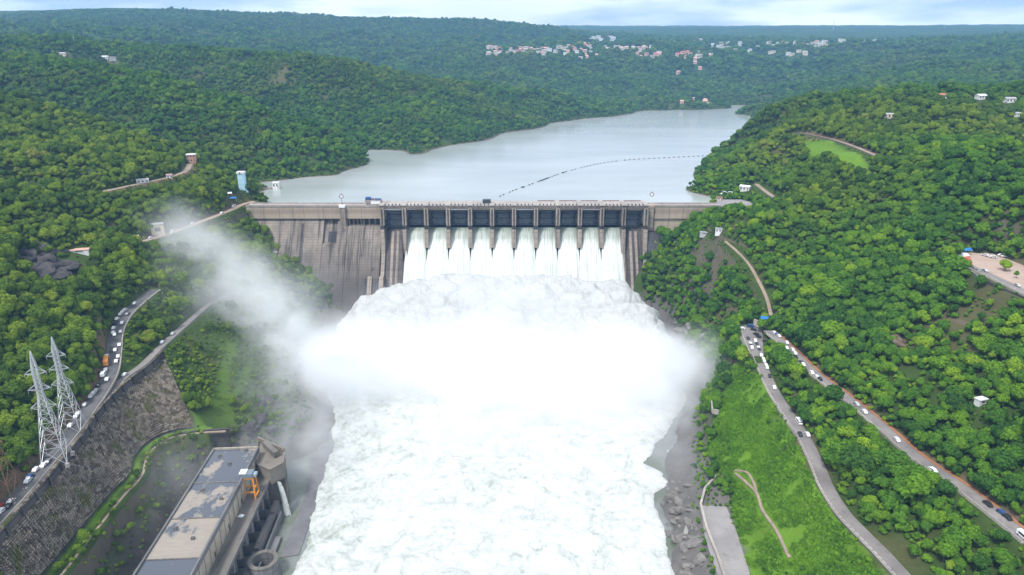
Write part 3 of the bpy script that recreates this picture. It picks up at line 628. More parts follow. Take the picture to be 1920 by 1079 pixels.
# right-hand wall
eR = [PX[12] + 2.4, dx(1226), dx(1253), dx(1279), dx(1305), dx(1326), xR]
for a, b in zip(eR[:-1], eR[1:]):
    dpart(MB().box(a + J, b - J, 680.6, 690, -7, 5.0), 'parapet_panel', C_BAND)
    dpart(MB().prism([(690, -104), (690, -7.2), (682.5, -7.2), (681.5, -20), (690, -20.1)], a + J, b - J), 'concrete_block', C_BAND)
    dpart(MB().prism([(690, -104), (690, -20.2), (face_y(-20), -20.2), (face_y(-104), -104)], a + J, b - J), 'concrete_block', C_DARK)
dpart(MB().box(PX[12], xR + 2, 680.2, 692.4, 5.05, 6.0), 'crest_road', C_DECK)
dpart(MB().box(PX[12] + 2.4, xR, 680.0, 680.5, 6.05, 7.2), 'coping', C_DECK); dpart(MB().box(PX[12] + 2.4, xR, 692.0, 692.5, 6.05, 7.2), 'coping', C_DECK)
# pylons with signal masts at both ends of the spillway
for px_ in (645, 1218):
    x = dx(px_); p = dpart(MB().box(x - 2.6, x + 2.6, 677.6, 680.1, -16, 5.0), 'pylon', C_PIER)
    dpart(MB().box(x - 3.0, x + 3.0, 677.2, 681.6, 5.05, 7.4), 'pylon_head', WHITE if px_ < 900 else C_BAND)
for px_, lab in ((645, 'round-headed signal mast on the white pylon head of the dam wall'), (1218, 'tall round-headed signal mast on the bare concrete pylon of the dam')):
    x = dx(px_); tall = 11 if px_ > 900 else 9
    o = empty('signal_mast', (x, 679.4, 7.4)); tag(o, lab, 'mast', 'signal masts on the dam'); MB().tube((0, 0, 0), (0, 0, tall - 2), .28, .2, 8).build('pole', WHITE if px_ > 900 else RED, o)
    b = MB(); n = 12
    for i in range(n):
        t0, t1 = 2 * math.pi * i / n, 2 * math.pi * (i + 1) / n; b.bar((1.9 * math.cos(t0), 0, tall + 1.9 * math.sin(t0) - .3), (1.9 * math.cos(t1), 0, tall + 1.9 * math.sin(t1) - .3), .5)
    b.build('ring', RED, o); MB().tube((0, -.3, tall - .3), (0, .3, tall - .3), 1.0, 1.0, 12).build('disc', WHITE, o); MB().tube((0, 0, tall + 1.6), (0, 0, tall + 2.8), .3, .15, 6).build('finial', STEEL_D, o)
# spillway bays: chutes, piers, gates, bridge
def chute_y(z):                                             # ogee then straight fall then bucket
    t = np.clip((-17 - np.asarray(z, float)), 0, 90); return 683 - np.where(t < 9, 2.6 * np.sqrt(t * 1.0), 7.8 + (t - 9) * .66)
zs = [-17, -18, -19.5, -22, -26, -32, -40, -50, -60, -72, -86, -100]
for i in range(12):
    prof = [(690, -104), (690, -17)] + [(float(chute_y(z)), z) for z in zs] + [(float(chute_y(-100)), -104)]
    dpart(MB().prism(prof, PX[i] + 2.16, PX[i+1] - 2.16), 'chute', C_CHUTE)
for i in (0, 11):                                            # bare chutes show two pale rendered strips
    for q in (7.2, 12.6):
        b = MB()
        for z0, z1 in zip(zs[2:-1], zs[3:]):
            b.quad((PX[i] + q, float(chute_y(z0)) - .12, z0), (PX[i] + q, float(chute_y(z1)) - .12, z1), (PX[i] + q + 2.6, float(chute_y(z1)) - .12, z1), (PX[i] + q + 2.6, float(chute_y(z0)) - .12, z0))
        dpart(b, 'render_strip', C_PIER)
for i in range(13):
    x = PX[i]; w = 2.1; endw = i in (0, 1, 11, 12)
    dpart(MB().prism([(691, -14), (691, 8.6), (671.5, 8.6), (669.5, 6.5), (669.0, -11.5)], x - w, x + w), 'pier', C_PIER)
    dpart(MB().box(x - w * .92, x + w * .92, 668.2, 674, -15.2, -11.6), 'trunnion_block', C_DARK)
    dpart(MB().box(x - .55, x + .55, 668.65, 668.95 + .6, -11, 5.2), 'pier_groove', C_DARK)
    low = -98 if endw and i != 1 else (-52 if i == 1 else -33.5)
    prof = [(690, -15.3), (666.5, -15.3), (665.6, -24)]
    if low > -60: prof += [(664.6, low), (float(chute_y(low)) + 1.0, low), (690, -30)]
    else: prof += [(float(chute_y(-40)) - 3.0, -40), (float(chute_y(low)) - 3.5, low), (690, low)]
    dpart(MB().prism(prof, x - w * .95, x + w * .95), 'pier_tail', C_PIER)
    dpart(MB().prism([(689, -34), (float(chute_y(-34)) - .2, -34), (float(chute_y(-100)) - .2, -100), (689, -100)], x - w * 1.03, x + w * 1.03), 'chute_divider', C_CHUTE)
# one radial gate, then eleven copies: curved plate, ribs, two arm frames
GR = 17.0; TRU = Vector((0, 670.0, -9.0))                    # trunnion axis
def gate_pt(x, ang): return (x, TRU.y + GR * math.cos(ang), TRU.z + GR * math.sin(ang))
HB = BAY / 2 - 2.2
def make_gate(a0, a1):
    g = MB(); n = 14; A_ = [a0 + (a1 - a0) * k / n for k in range(n + 1)]
    for p, q in zip(A_[:-1], A_[1:]): g.quad(gate_pt(-HB, p), gate_pt(HB, p), gate_pt(HB, q), gate_pt(-HB, q))
    skin = g.mesh('skin_plate', STEEL); girds = []
    for k in range(6):
        p = a0 + (a1 - a0) * (k + .35) / 6; rr = GR - .7
        c0 = Vector((0, TRU.y + rr * math.cos(p), TRU.z + rr * math.sin(p))); girds.append(MB().bar(c0 + Vector((-HB + .1, 0, 0)), c0 + Vector((HB - .1, 0, 0)), .9, .55).mesh('girder', STEEL if k % 2 else STEEL_D))
    ribs = []
    for k in range(9):
        b = MB(); x = -HB + .8 + (2 * HB - 1.6) * k / 8
        for p, q in zip(A_[:-1], A_[1:]): b.bar(Vector(gate_pt(x, p)) + Vector((0, -.35, 0)), Vector(gate_pt(x, q)) + Vector((0, -.35, 0)), .22, .5)
        ribs.append(b.mesh('rib', STEEL))
    arms = []
    for sgn in (-1, 1):
        for p in (a0 + .16, (a0 + a1) / 2, a1 - .16):
            e = Vector((sgn * HB * .66, TRU.y + (GR - .8) * math.cos(p), TRU.z + (GR - .8) * math.sin(p))); arms.append(MB().bar(Vector((sgn * (HB - .5), TRU.y, TRU.z)), e, .75, .75).mesh('arm', STEEL_D))
    return skin, girds, ribs, arms
set_open, set_shut = make_gate(-.36, .74), make_gate(-.47, .62)
for i in range(12):
    g_ = set_shut if i in (0, 11) else set_open
    g = link('radial_gate', g_[0], dam); g.matrix_parent_inverse = Matrix.Translation((0, -DAMY, -6)); g.location = ((PX[i] + PX[i+1]) / 2, 0, 0)
    for grp, nm in ((g_[1], 'girder'), (g_[2], 'rib'), (g_[3], 'arm')):
        for me in grp: link(nm, me, g)
    xa_, xb_ = PX[i] + 2.12, PX[i+1] - 2.12
    dpart(MB().box(xa_, xb_, 670.4, 672.2, 5.4, 8.2), 'bridge_girder', C_PIER); dpart(MB().box(xa_, xb_, 686, 690.5, 5.0, 8.4), 'bridge_girder', C_PIER)
    dpart(MB().box(xa_, xb_, 673, 674.2, 3.6, 4.5), 'hoist_beam', C_BAND if i % 3 else WHITE)
    dpart(MB().box(xa_, xb_, 675, 685.5, 1.6, 2.4), 'catwalk', STEEL_D)
    if i in (0, 11): dpart(MB().box(xa_ + 3, xb_ - 2, 676, 684, 2.5, 4.6), 'hoist_house', WHITE)
    dpart(MB().box(xa_ + .2, xb_ - .2, 668.9, 691.2, 8.65, 9.1), 'bridge_deck', C_DECK)
    if i > 6: dpart(MB().box(xa_ + .3, xb_ - .3, 690.2, 690.8, 9.14, 9.8), 'red_rail', RED)
    for k in range(5):
        q = xa_ + 1.6 + (xb_ - xa_ - 3.2) * k / 4; dpart(MB().box(q - .55, q + .55, 668.9, 669.9, 9.12, 10.6), 'hoist_motor', STEEL_D)
for i in range(13): dpart(MB().box(PX[i] - 2.4, PX[i] + 2.4, 668.6, 691.4, 8.62, 9.5), 'pier_cap', C_DECK)
# small sluice openings at the foot of the left wall
for px_ in (690, 711):
    x = dx(px_, 690); zt = -60
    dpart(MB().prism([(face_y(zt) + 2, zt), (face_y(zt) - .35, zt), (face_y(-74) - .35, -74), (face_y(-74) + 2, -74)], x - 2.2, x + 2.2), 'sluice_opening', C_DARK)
    dpart(MB().prism([(face_y(-58) + 3, -58), (face_y(-58) - 3, -58), (face_y(-94) - 3, -94), (face_y(-94) + 3, -94)], x + 2.4, x + 6.5), 'sluice_pier', C_PIER)
# control house left of the spillway and what stands on the crest
ch = empty('control_house', (dx(700), 684, 6)); tag(ch, 'cream control house with a white front on the dam crest by the first bay', 'building')
MB().box(-7, 9, -3.2, 4, .02, 5.2).build('wall', C_BAND, ch); MB().box(-1, 8.6, -3.5, -3.22, 2.2, 5.0).build('front_panel', WHITE, ch); MB().box(-7.4, 9.4, -3.6, 4.4, 5.22, 5.6).build('roof', C_DECK, ch)
for k in (-5.4, -3.4): MB().box(k, k + 1.2, -3.35, -3.22, 1.6, 3.4).build('window', DBLUE, ch)
for dx_, lab in ((-4, 'dark blue covered tank standing on the control house roof beside the red box'), (5.5, 'flat dark blue tarpaulin heap on the control house roof')):
    o = empty('roof_tank', (dx(700) + dx_, 684, 11.62)); tag(o, lab, 'tank', 'blue tanks on the control house')
    if dx_ < 0: MB().prism([(-1.8, 0), (1.8, 0), (1.6, 2.0), (.8, 2.6), (-.8, 2.6), (-1.6, 2.0)], -2.8, 2.8).build('cover', DBLUE, o); MB().box(-2.2, 2.2, -1, 1, 2.6, 3.2).build('hatch', BLUE, o)
    else: MB().prism([(-1.9, 0), (1.9, 0), (1.4, 1.2), (.2, 1.7), (-1.2, 1.3)], -3, 3).build('cover', DBLUE, o); MB().box(-1.2, -.2, -2.1, -1.9, .1, .9).build('flap', BLUE, o)
o = empty('red_crate', (dx(700) + .6, 684, 11.62)); tag(o, 'small rust red box between the blue tanks on the control house', 'box'); MB().box(-.9, .9, -.9, .9, 0, 1.8).build('body', RED, o); MB().box(-1, 1, -1, 1, 1.82, 2.0).build('lid', C_DECK, o)
o = empty('gantry_trolley', (dx(913), 681, 9.1)); tag(o, 'dark steel hoist trolley on the spillway bridge deck', 'trolley')
MB().box(-4, 4, -3, 3, 1.2, 3.6).build('housing', STEEL_D, o)
for sx in (-3.4, 3.4):
    for sy in (-2.4, 2.4): MB().box(sx - .4, sx + .4, sy - .4, sy + .4, 0.02, 1.18).build('leg', STEEL_D, o)

# ---------------------------------------------------------------- falling water, one sheet for each open bay
def m_sheet():
    t = NT('falling_water'); v = t.coord('Position', (1, .12, .05)); a = t.noise(v, .9, 7, .65); b = t.noise(v, .28, 4, .6)
    g = t.n('ShaderNodeSeparateXYZ'); t.l(t.coord('Position'), g.inputs[0])
    top = t.n('ShaderNodeMapRange', _From_Min=-32.0, _From_Max=-16.0, _To_Min=0.0, _To_Max=.30); t.l(g.outputs['Z'], top.inputs['Value'])     # glassy near the lip, foaming below
    m = t.math('ADD', t.math('ADD', t.math('MULTIPLY', a, .65), t.math('MULTIPLY', b, .35)), top.outputs[0])
    c = t.ramp(m, [(.40, (.66, .69, .675)), (.54, (.50, .54, .51)), (.70, (.31, .35, .31)), (.90, (.15, .185, .15))])
    return t.bsdf(c, .4, 0, .35, t.bump(a, .6, .5))
sheet_m = m_sheet(); spw = empty('spillway_water', (0, 680, -16)); spw['kind'] = 'structure'
for i in range(1, 11):
    xc_ = (PX[i] + PX[i+1]) / 2; zz = np.concatenate([np.linspace(-16.2, -30, 26), np.linspace(-31, -96, 70)]); uu = np.linspace(-1, 1, 60)
    wid = np.interp(zz, [-96, -60, -46, -33, -16], [12.2, 11.7, 11.0, 9.9, 8.75])
    yy = chute_y(zz) - np.interp(zz, [-96, -50, -30, -16], [4.2, 3.4, 2.2, 1.0])
    Xs = xc_ + wid[:, None] * uu[None]; Zs = np.repeat(zz[:, None], 60, 1)
    ridge_ = fbm(Xs / 1.3 + i * 9, Zs / 38, 4) * .55 + fbm(Xs / 3.5 + i * 4, Zs / 60 + 8, 3) * .6
    Ys = yy[:, None] - 1.6 * (1 - np.abs(uu) ** 3)[None] - ridge_ * np.interp(zz, [-96, -40, -16], [1.5, 1.0, .25])[:, None]
    Ys = np.minimum(Ys, np.repeat((chute_y(zz) - .35)[:, None], 60, 1) + 2.6 * (np.abs(uu)[None] > .985))
    o = link('water_sheet', grid_mesh('water_sheet', Xs, Ys, Zs, sheet_m), spw); o.matrix_parent_inverse = Matrix.Translation((0, -680, 16))
# ================================================================ roads, walls, cars
def m_road(name, a, b, edge=None):
    t = NT(name); v = t.coord('Position'); n = t.noise(v, .06, 5, .6); n2 = t.noise(v, 1.2, 5, .65); n3 = t.noise(v, .3, 4, .6)
    c = t.mix(t.ramp(n, [(.35, 0), (.65, 1)]), a, b); c = t.mix(t.math('MULTIPLY', t.ramp(n3, [(.55, 0), (.7, 1)]), .5), c, tuple(x * .6 for x in a)); c = t.mix(t.math('MULTIPLY', n2, .3), c, tuple(x * .7 for x in b))
    return t.bsdf(c, .85, 0, .25, t.bump(n2, .3, .05))
ASPH = m_road('worn_asphalt', (.165, .15, .145), (.27, .245, .235)); ASPH_D = m_road('damp_asphalt', (.075, .075, .08), (.14, .135, .135)); DIRT = m_road('dusty_road', (.34, .25, .19), (.46, .355, .275)); PATHM = m_road('trodden_path', (.25, .19, .15), (.37, .29, .235)); REDSOIL = m_road('red_earth', (.30, .125, .055), (.40, .19, .09)); CONC = m_road('apron_concrete', (.23, .215, .215), (.31, .29, .285))
PARAP = m_concrete('parapet_stone', (.46, .42, .38), (.33, .30, .27), .35, 30, (.12, .10, .09)); WALLG = m_concrete('grey_retaining_concrete', (.34, .325, .31), (.25, .24, .23), .45, 3, (.10, .095, .09)); WALLD = m_concrete('dark_wall_concrete', (.115, .105, .10), (.065, .06, .058), .6, 4, (.03, .03, .03))
def ribbon(name, line, w, mat, dz=0.0, off=0.0, skirt=.8):
    a, b = offset(line, off - w / 2), offset(line, off + w / 2); z = line[:, 2] + dz
    rows = [np.stack([a[:, 0], a[:, 1], z - skirt], -1), np.stack([a[:, 0], a[:, 1], z], -1), np.stack([line[:, 0] * 0 + (a[:, 0] + b[:, 0]) / 2, (a[:, 1] + b[:, 1]) / 2, z + .05], -1), np.stack([b[:, 0], b[:, 1], z], -1), np.stack([b[:, 0], b[:, 1], z - skirt], -1)]
    G = np.stack(rows, 1); o = link(name, grid_mesh(name, G[..., 0], G[..., 1], G[..., 2], mat, False)); o['kind'] = 'structure'; return o
ribbon('hillside_road', ROAD_WALLTOP, 8.2, ASPH_D); ribbon('lower_branch_road', ROAD_LOWER[8:], 5.0, ASPH, .06); ribbon('dam_road', ROAD_ABUT, 7.2, DIRT); ribbon('hilltop_road', ROAD_LTOP, 5.5, PATHM)
ribbon('riverside_road', ROAD_RLOW, 6.6, ASPH); ribbon('upper_road', ROAD_RUP, 6.8, ASPH); ribbon('road_verge', ROAD_RUP, 1.5, REDSOIL, .02, -4.4); ribbon('viewpoint_road', ROAD_PLAZA, 7.0, ASPH, .06); ribbon('lawn_road', ROAD_RTOP, 6.5, PATHM); ribbon('abutment_lane', ROAD_RSMALL, 5.0, PATHM); ribbon('stair_path', PATH_STAIR, 2.6, PATHM); ribbon('ledge_path', LEDGE, 1.2, PATHM, .05, 2.6)
def drape(line, dz): l = line.copy(); l[:, 2] = height(l[:, 0], l[:, 1]) + dz; return l
pg = drape(PATH_GRASS, .35); ribbon('grass_path', pg, 2.0, PATHM)
# paved areas
def slab(name, poly, z, mat, th=.6):
    if sum(poly[i][0] * poly[(i+1) % len(poly)][1] - poly[(i+1) % len(poly)][0] * poly[i][1] for i in range(len(poly))) < 0: poly = poly[::-1]
    o = MB().extrude(poly, z - th, z).build(name, mat); o['kind'] = 'structure'; return o
slab('car_park', CARPARK_POLY, -42.3 + .04, ASPH); slab('viewpoint_plaza', PLAZA_POLY, 20.5, m_road('plaza_paving', (.40, .29, .23), (.46, .36, .31))); slab('concrete_apron', APRON_POLY, -85 + .05, CONC); slab('abutment_terrace', TERRACE_POLY, 5.65, CONC, 14)
slab('orange_floor', pxpoly([(1808, 474), (1818, 476), (1824, 500), (1812, 503), (1806, 494)], 20.5), 20.54, plain('orange_floor_paint', (.50, .13, .075), .8, var=.2, scale=.4), .03)
# parapets: a row of separate blocks along a road edge
blk = {}
def parapet(name, line, off, label, block=2.4, gap=.5, h=.95, w=.45, mat=None, base=True, dz=0.0):
    e = offset(line, off); s = np.concatenate([[0], np.cumsum(np.linalg.norm(np.diff(e[:, :2], axis=0), axis=1))]); L_ = s[-1]
    o = empty(name, tuple(e[0])); tag(o, label, 'parapet'); key = (block, h, w, mat.name)
    if key not in blk: blk[key] = MB().box(-w / 2, w / 2, 0, block, 0, h).mesh('parapet_block', mat)
    if base:
        b = MB()
        for i in range(len(e) - 1): b.bar(e[i] - e[0] + np.array([0, 0, dz]), e[i+1] - e[0] + np.array([0, 0, dz]), w * 1.5, .6)
        b.build('plinth', mat, o)
    q = 0.0
    while q + block < L_:
        p = np.array([np.interp(q, s, e[:, k]) for k in range(3)]); p2 = np.array([np.interp(q + block, s, e[:, k]) for k in range(3)])
        c = inst('parapet_block', blk[key], o, tuple(p - e[0] + np.array([0, 0, dz + .1])), -math.atan2(p2[0] - p[0], p2[1] - p[1])); q += block + gap
    return o
parapet('road_parapet', ROAD_RLOW[18:], 3.9, 'low pale parapet of spaced blocks along the riverside road', 2.2, .7, 1.0, .5, PARAP)
parapet('road_parapet', ROAD_RLOW[:18], 5.2, 'low parapet round the outer edge of the crowded car park', 3.0, .2, 1.0, .5, PARAP)
parapet('road_parapet', ROAD_RUP[2:], 4.0, 'low pale parapet on the downhill side of the upper road', 3.2, .5, .9, .5, PARAP)
parapet('road_parapet', ROAD_PLAZA, 4.2, 'parapet along the road leading to the orange-floored viewpoint', 3.2, .3, .9, .5, PARAP)
parapet('road_parapet', ROAD_RTOP, 3.7, 'dark railing blocks between the lawn and its road', 2.0, 2.0, 1.0, .4, WALLD)
_cut = ROAD_WALLTOP[:, 1] > _k
parapet('road_parapet', ROAD_WALLTOP[_cut], 4.5, 'pale kerb wall along the bend crowded with parked cars', 3.0, .25, .8, .5, PARAP)
parapet('road_parapet', ROAD_LOWER[14:], 2.9, 'low dark wall along the lower branch road', 3.0, .12, 1.0, .4, WALLG)
parapet('road_parapet', ROAD_ABUT, -3.9, 'dusty kerb wall on the river side of the dam road', 3.0, .6, .6, .4, PATHM)
parapet('road_parapet', ROAD_WALLTOP[~_cut], 4.6, 'dark grey parapet on top of the stone-faced cutting', 3.0, .1, 1.1, .5, WALLG)
# ---------------------------------------------------------------- stone-faced cutting below the hillside road
def m_stone():
    t = NT('cutting_stone'); v = t.coord('Position'); vo = t.n('ShaderNodeTexVoronoi', _Scale=.55); t.l(v, vo.inputs['Vector']); n = t.noise(v, .09, 5, .6); n2 = t.noise(v, 1.6, 5, .65)
    sp_ = t.n('ShaderNodeSeparateColor'); t.l(vo.outputs['Color'], sp_.inputs[0])
    c = t.ramp(sp_.outputs[0], [(.1, (.11, .09, .07)), (.5, (.23, .195, .155)), (.9, (.37, .32, .26))]); c = t.mix(t.math('MULTIPLY', n2, .5), c, (.10, .088, .072))
    c = t.mix(t.ramp(n, [(.54, 0), (.66, .85)]), c, t.mix(n2, (.06, .085, .02), (.16, .16, .04)))
    return t.bsdf(c, .95, 0, .15, t.bump(n2, .5, .2))
STONE = m_stone()
def resample(l, n):
    s = np.concatenate([[0], np.cumsum(np.linalg.norm(np.diff(l, axis=0), axis=1))]); return np.stack([np.interp(np.linspace(0, s[-1], n), s, l[:, k]) for k in range(3)], -1)
wt, wf = resample(WALL_TOP - np.array([0, 0, PARA]), 290), resample(WALL_FOOT, 290)
rw = empty('retaining_wall', tuple(wt[0])); tag(rw, 'high dark stone-faced cutting wall below the car-lined road', 'wall')
r0 = np.array(wt[0]); b = MB()
up = resample(WALL_TOP, 120)
for p, q in zip(up[:-1], up[1:]):                              # concrete band under the road edge
    d = Vector(q - p); nrm = Vector((d.y, -d.x, 0)).normalized(); p, q = Vector(p - r0), Vector(q - r0); a_ = nrm * .25; dn = Vector((0, 0, -PARA - 1.2)); tp = Vector((0, 0, .25))
    b.quad(p + a_ + tp, p + a_ * 3.4 + dn, q + a_ * 3.4 + dn, q + a_ + tp); b.quad(p - a_ * 2 + tp, p + a_ + tp, q + a_ + tp, q - a_ * 2 + tp)
b.build('concrete_band', WALLD, rw)
for k in range(4, 118, 7):                                     # buttress ribs in the band
    p = Vector(up[k] - r0); d = Vector(up[k+1] - up[k]).normalized(); n_ = Vector((d.y, -d.x, 0)); b = MB(); b.bar(p + n_ * .6 + Vector((0, 0, -.2)), p + n_ * 1.5 + Vector((0, 0, -PARA - 1)), .8, .8); b.build('buttress', WALLD, rw)
sv, sf_ = [], []; rr_ = np.random.default_rng(5)
slen = np.linalg.norm(wf - wt, axis=1)
for i in range(289):
    along = Vector(wt[i+1] - wt[i]); wdt = along.length * .98
    nrow = int(slen[i] / 1.2); dn = Vector(wf[i] - wt[i]).normalized(); al = along.normalized(); nn = al.cross(dn).normalized()
    if nn.z < 0: nn = -nn
    proud = .4 * (i % 3 != 0)                                 # every third course stands back: the vertical ribs of the pitching
    for j in range(nrow):
        if rr_.random() < .05: continue
        p = Vector(wt[i] - r0) + Vector(wf[i] - wt[i]) * ((j + rr_.uniform(.05, .2)) / nrow) + al * (wdt * rr_.uniform(0, .12)); hh = proud + rr_.uniform(0, .42); L1, L2 = wdt * rr_.uniform(.72, .98), slen[i] / nrow * rr_.uniform(.7, .95)
        c = [p, p + al * L1, p + al * L1 + dn * L2, p + dn * L2]; n0 = len(sv); top = nn * (hh + .2); ins_ = (al * L1 * .1 + dn * L2 * .1)
        sv += [tuple(q - nn * .9) for q in c] + [tuple(q + top) for q in (c[0] + ins_, c[1] - al * L1 * .1 + dn * L2 * .1, c[2] - ins_, c[3] + al * L1 * .1 - dn * L2 * .1)]
        sf_ += [(n0+4, n0+5, n0+6, n0+7), (n0, n0+1, n0+5, n0+4), (n0+1, n0+2, n0+6, n0+5), (n0+2, n0+3, n0+7, n0+6), (n0+3, n0, n0+4, n0+7)]
sv = np.array(sv).reshape(-1, 8, 3); base_c = sv[:, :4].mean(1) + r0; dzs = height(base_c[:, 0], base_c[:, 1]) + .35 - base_c[:, 2]; sv[:, :, 2] += np.clip(dzs, -1, 12)[:, None]; sv = [tuple(q) for q in sv.reshape(-1, 3)]
mb = MB(); mb.v, mb.f = sv, sf_; o = mb.build('stone_facing', STONE, rw); o['kind'] = 'stuff'
# other retaining walls
def wall_line(name, pts, h, th, mat, label, panel=4.0):
    """panelled wall standing along a line of world points (top edge given)"""
    pts = [Vector(p) for p in pts]; o = empty(name, pts[0]); tag(o, label, 'wall')
    for p, q in zip(pts[:-1], pts[1:]):
        n = max(1, int((q - p).length / panel)); d = (q - p) / n; ang = -math.atan2(d.x, d.y)
        for k in range(n):
            a_ = p + d * k; M = Matrix.Translation(a_ - pts[0]) @ Matrix.Rotation(ang, 4, 'Z'); MB().box(-th / 2, th / 2, .04, Vector((d.x, d.y)).length - .04, -h, 0, M).build('wall_panel', mat, o)
    b = MB()
    for p, q in zip(pts[:-1], pts[1:]): b.bar(p - pts[0] + Vector((0, 0, .15)), q - pts[0] + Vector((0, 0, .15)), th * 1.35, .3)
    b.build('coping', mat, o); return o
wall_line('retaining_wall', [P(1804, 497, z=20.6), P(1836, 519, z=20.6)], 13, .9, WALLG, 'pale grey retaining wall under the orange-floored viewpoint')
wall_line('retaining_wall', [P(1838, 521, z=20.4), P(1880, 540, z=20.4), P(1930, 562, z=20.4)], 7, .9, WALLD, 'dark retaining wall carrying the viewpoint road')
wall_line('retaining_wall', [P(1376, 618, z=-42.2), P(1392, 645, z=-42.3), P(1412, 672, z=-42.5)], 9, .9, WALLD, 'dark stone retaining wall under the car park edge')
e_ = offset(ROAD_RLOW, 4.3); s_ = [tuple(p) for p in e_ if P(1458, 765, z=-45).y > p[1] > P(1498, 815, z=-46).y]
wall_line('retaining_wall', s_[::3], 6.5, .8, WALLG, 'grey panelled retaining wall below a straight of the riverside road')
s_ = [tuple(p - np.array([0, 0, .3])) for p in e_ if p[1] < P(1545, 905, z=-48).y]
wall_line('retaining_wall', s_[::4], 2.6, .7, WALLD, 'long dark retaining wall below the bend of the riverside road')
wall_line('retaining_wall', [P(1430, 638, z=-41), P(1448, 637, z=-41)], 6, .8, WALLD, 'short dark wall closing the gap between car park and upper road')
wall_line('retaining_wall', [(213.2, 682.6, 5.9), (246, 682.6, 5.9)], 12, .6, WALLG, 'concrete front wall of the terrace at the right end of the dam')
wall_line('ruined_wall', [P(1334, 752, z=-64), P(1336, 768, z=-65), P(1348, 770, z=-65)], 3, .6, PARAP, 'small broken stone enclosure on the misty grass slope')
wall_line('ruined_wall', [P(1384, 800, z=-66), P(1390, 812, z=-66), P(1395, 822, z=-66.5), P(1418, 820, z=-66)], 3.4, .6, PARAP, 'angled stone wall with a pale top on the grass slope')
hp = [ray_hit(*q) + Vector((0, 0, 1.0)) for q in ((1458, 852), (1470, 844), (1482, 836))]
wall_line('ruined_wall', hp, 2.2, .6, WALLD, 'low dark wall climbing the grass slope to the riverside road')
wall_line('apron_wall', [P(1345, 890, z=-79), P(1322, 915, z=-82), P(1314, 945, z=-83.4), P(1325, 990, z=-83.4), P(1345, 1040, z=-83.4), P(1362, 1090, z=-83.4)], 2.2, .9, PARAP, 'pale parapet wall along the river edge of the concrete apron')
wall_line('river_wall', [P(1302, 925, z=-88), P(1296, 960, z=-88.5), P(1285, 1002, z=-89)], 6, 1.6, WALLG, 'long grey concrete guide wall among the riverside rocks')
cl = drape(smooth_line([ray_hit(a, b_)[:] for a, b_ in ((1378, 882), (1400, 886), (1412, 900), (1420, 925))], 3), .3); ribbon('grass_path', cl, 1.8, PATHM)
wall_line('trench_wall', [P(322, 815, z=-60), P(372, 808, z=-60), P(430, 804, z=-60)], 20, 1.2, WALLD, 'dark concrete end wall of the powerhouse trench')

# ---------------------------------------------------------------- vehicles
GLASS = plain('car_glass', (.03, .035, .04), .15, var=.1, spec=.5)
CARC = {k: plain(k + '_car_paint', c, .3, var=.03, spec=.5) for k, c in dict(white=(.78, .79, .8), silver=(.45, .46, .47), dark=(.03, .032, .036), blue=(.04, .09, .24), red=(.32, .05, .04), orange=(.55, .22, .05), grey=(.2, .2, .21)).items()}
def car_meshes(L_, W_, Hh, kind):
    """body, glass, wheel; length along +y"""
    if kind == 'car': prof = [(-L_/2, .35), (L_/2, .35), (L_/2, .75), (L_*.36, .92), (L_*.2, Hh), (-L_*.28, Hh), (-L_*.42, .98), (-L_/2, .9)]; gl = [(L_*.345, .93), (L_*.205, Hh - .07), (-L_*.275, Hh - .07), (-L_*.40, .98)]
    elif kind == 'van': prof = [(-L_/2, .4), (L_/2, .4), (L_/2, 1.0), (L_*.40, 1.2), (L_*.3, Hh), (-L_/2, Hh)]; gl = [(L_*.405, 1.18), (L_*.31, Hh - .15), (-L_*.3, Hh - .15), (-L_*.3, 1.2)]
    else: prof = [(-L_/2, .5), (L_/2, .5), (L_/2, 2.4), (L_*.48, Hh), (-L_/2, Hh)]; gl = [(L_*.505, 1.5), (L_*.49, Hh - .5), (-L_*.46, Hh - .5), (-L_*.46, 1.5)]
    prof = [(p[0], p[1]) for p in prof]
    return prof, gl
def mk_vehicle(kind, colr):
    L_, W_, Hh = dict(car=(4.3, 1.8, 1.5), van=(5.4, 2.1, 2.3), bus=(10.5, 2.6, 3.3))[kind]; prof, gl = car_meshes(L_, W_, Hh, kind)
    body = MB().prism(prof, -W_/2, W_/2).mesh('body', CARC[colr]); g1 = MB().prism(gl, -W_/2 - .015, W_/2 + .015).mesh('windows', GLASS)
    wh = MB().tube((-.11, 0, 0), (.11, 0, 0), .33 if kind != 'bus' else .5, n=10).mesh('wheel', BLACKV); return body, g1, wh, L_, W_
_vc = {}
def vehicle(loc, rz, kind, colr, label, group):
    if (kind, colr) not in _vc: _vc[(kind, colr)] = mk_vehicle(kind, colr)
    body, g1, wh, L_, W_ = _vc[(kind, colr)]; nm = dict(car='parked_car', van='parked_van', bus='bus')[kind]
    o = empty(nm, loc, rz); tag(o, label, kind, group); inst('body', body, o); inst('windows', g1, o); r_ = .33 if kind != 'bus' else .5
    for sx in (-1, 1):
        for sy in (-.31, .31): inst('wheel', wh, o, (sx * (W_ / 2 - .08), sy * L_, r_))
    return o
ALLR = [(ROAD_WALLTOP, 'on the car-lined road above the stone cutting', 3.0), (ROAD_LOWER, 'on the lower branch road', 1.6), (ROAD_ABUT, 'on the dusty road to the dam', 2.4), (ROAD_RLOW, 'on the riverside road below the car park', 2.2), (ROAD_RUP, 'on the upper road with the red verge', 2.2), (ROAD_PLAZA, 'by the orange-floored viewpoint', 2.6), (ROAD_RTOP, 'on the road above the lawn', 2.0)]
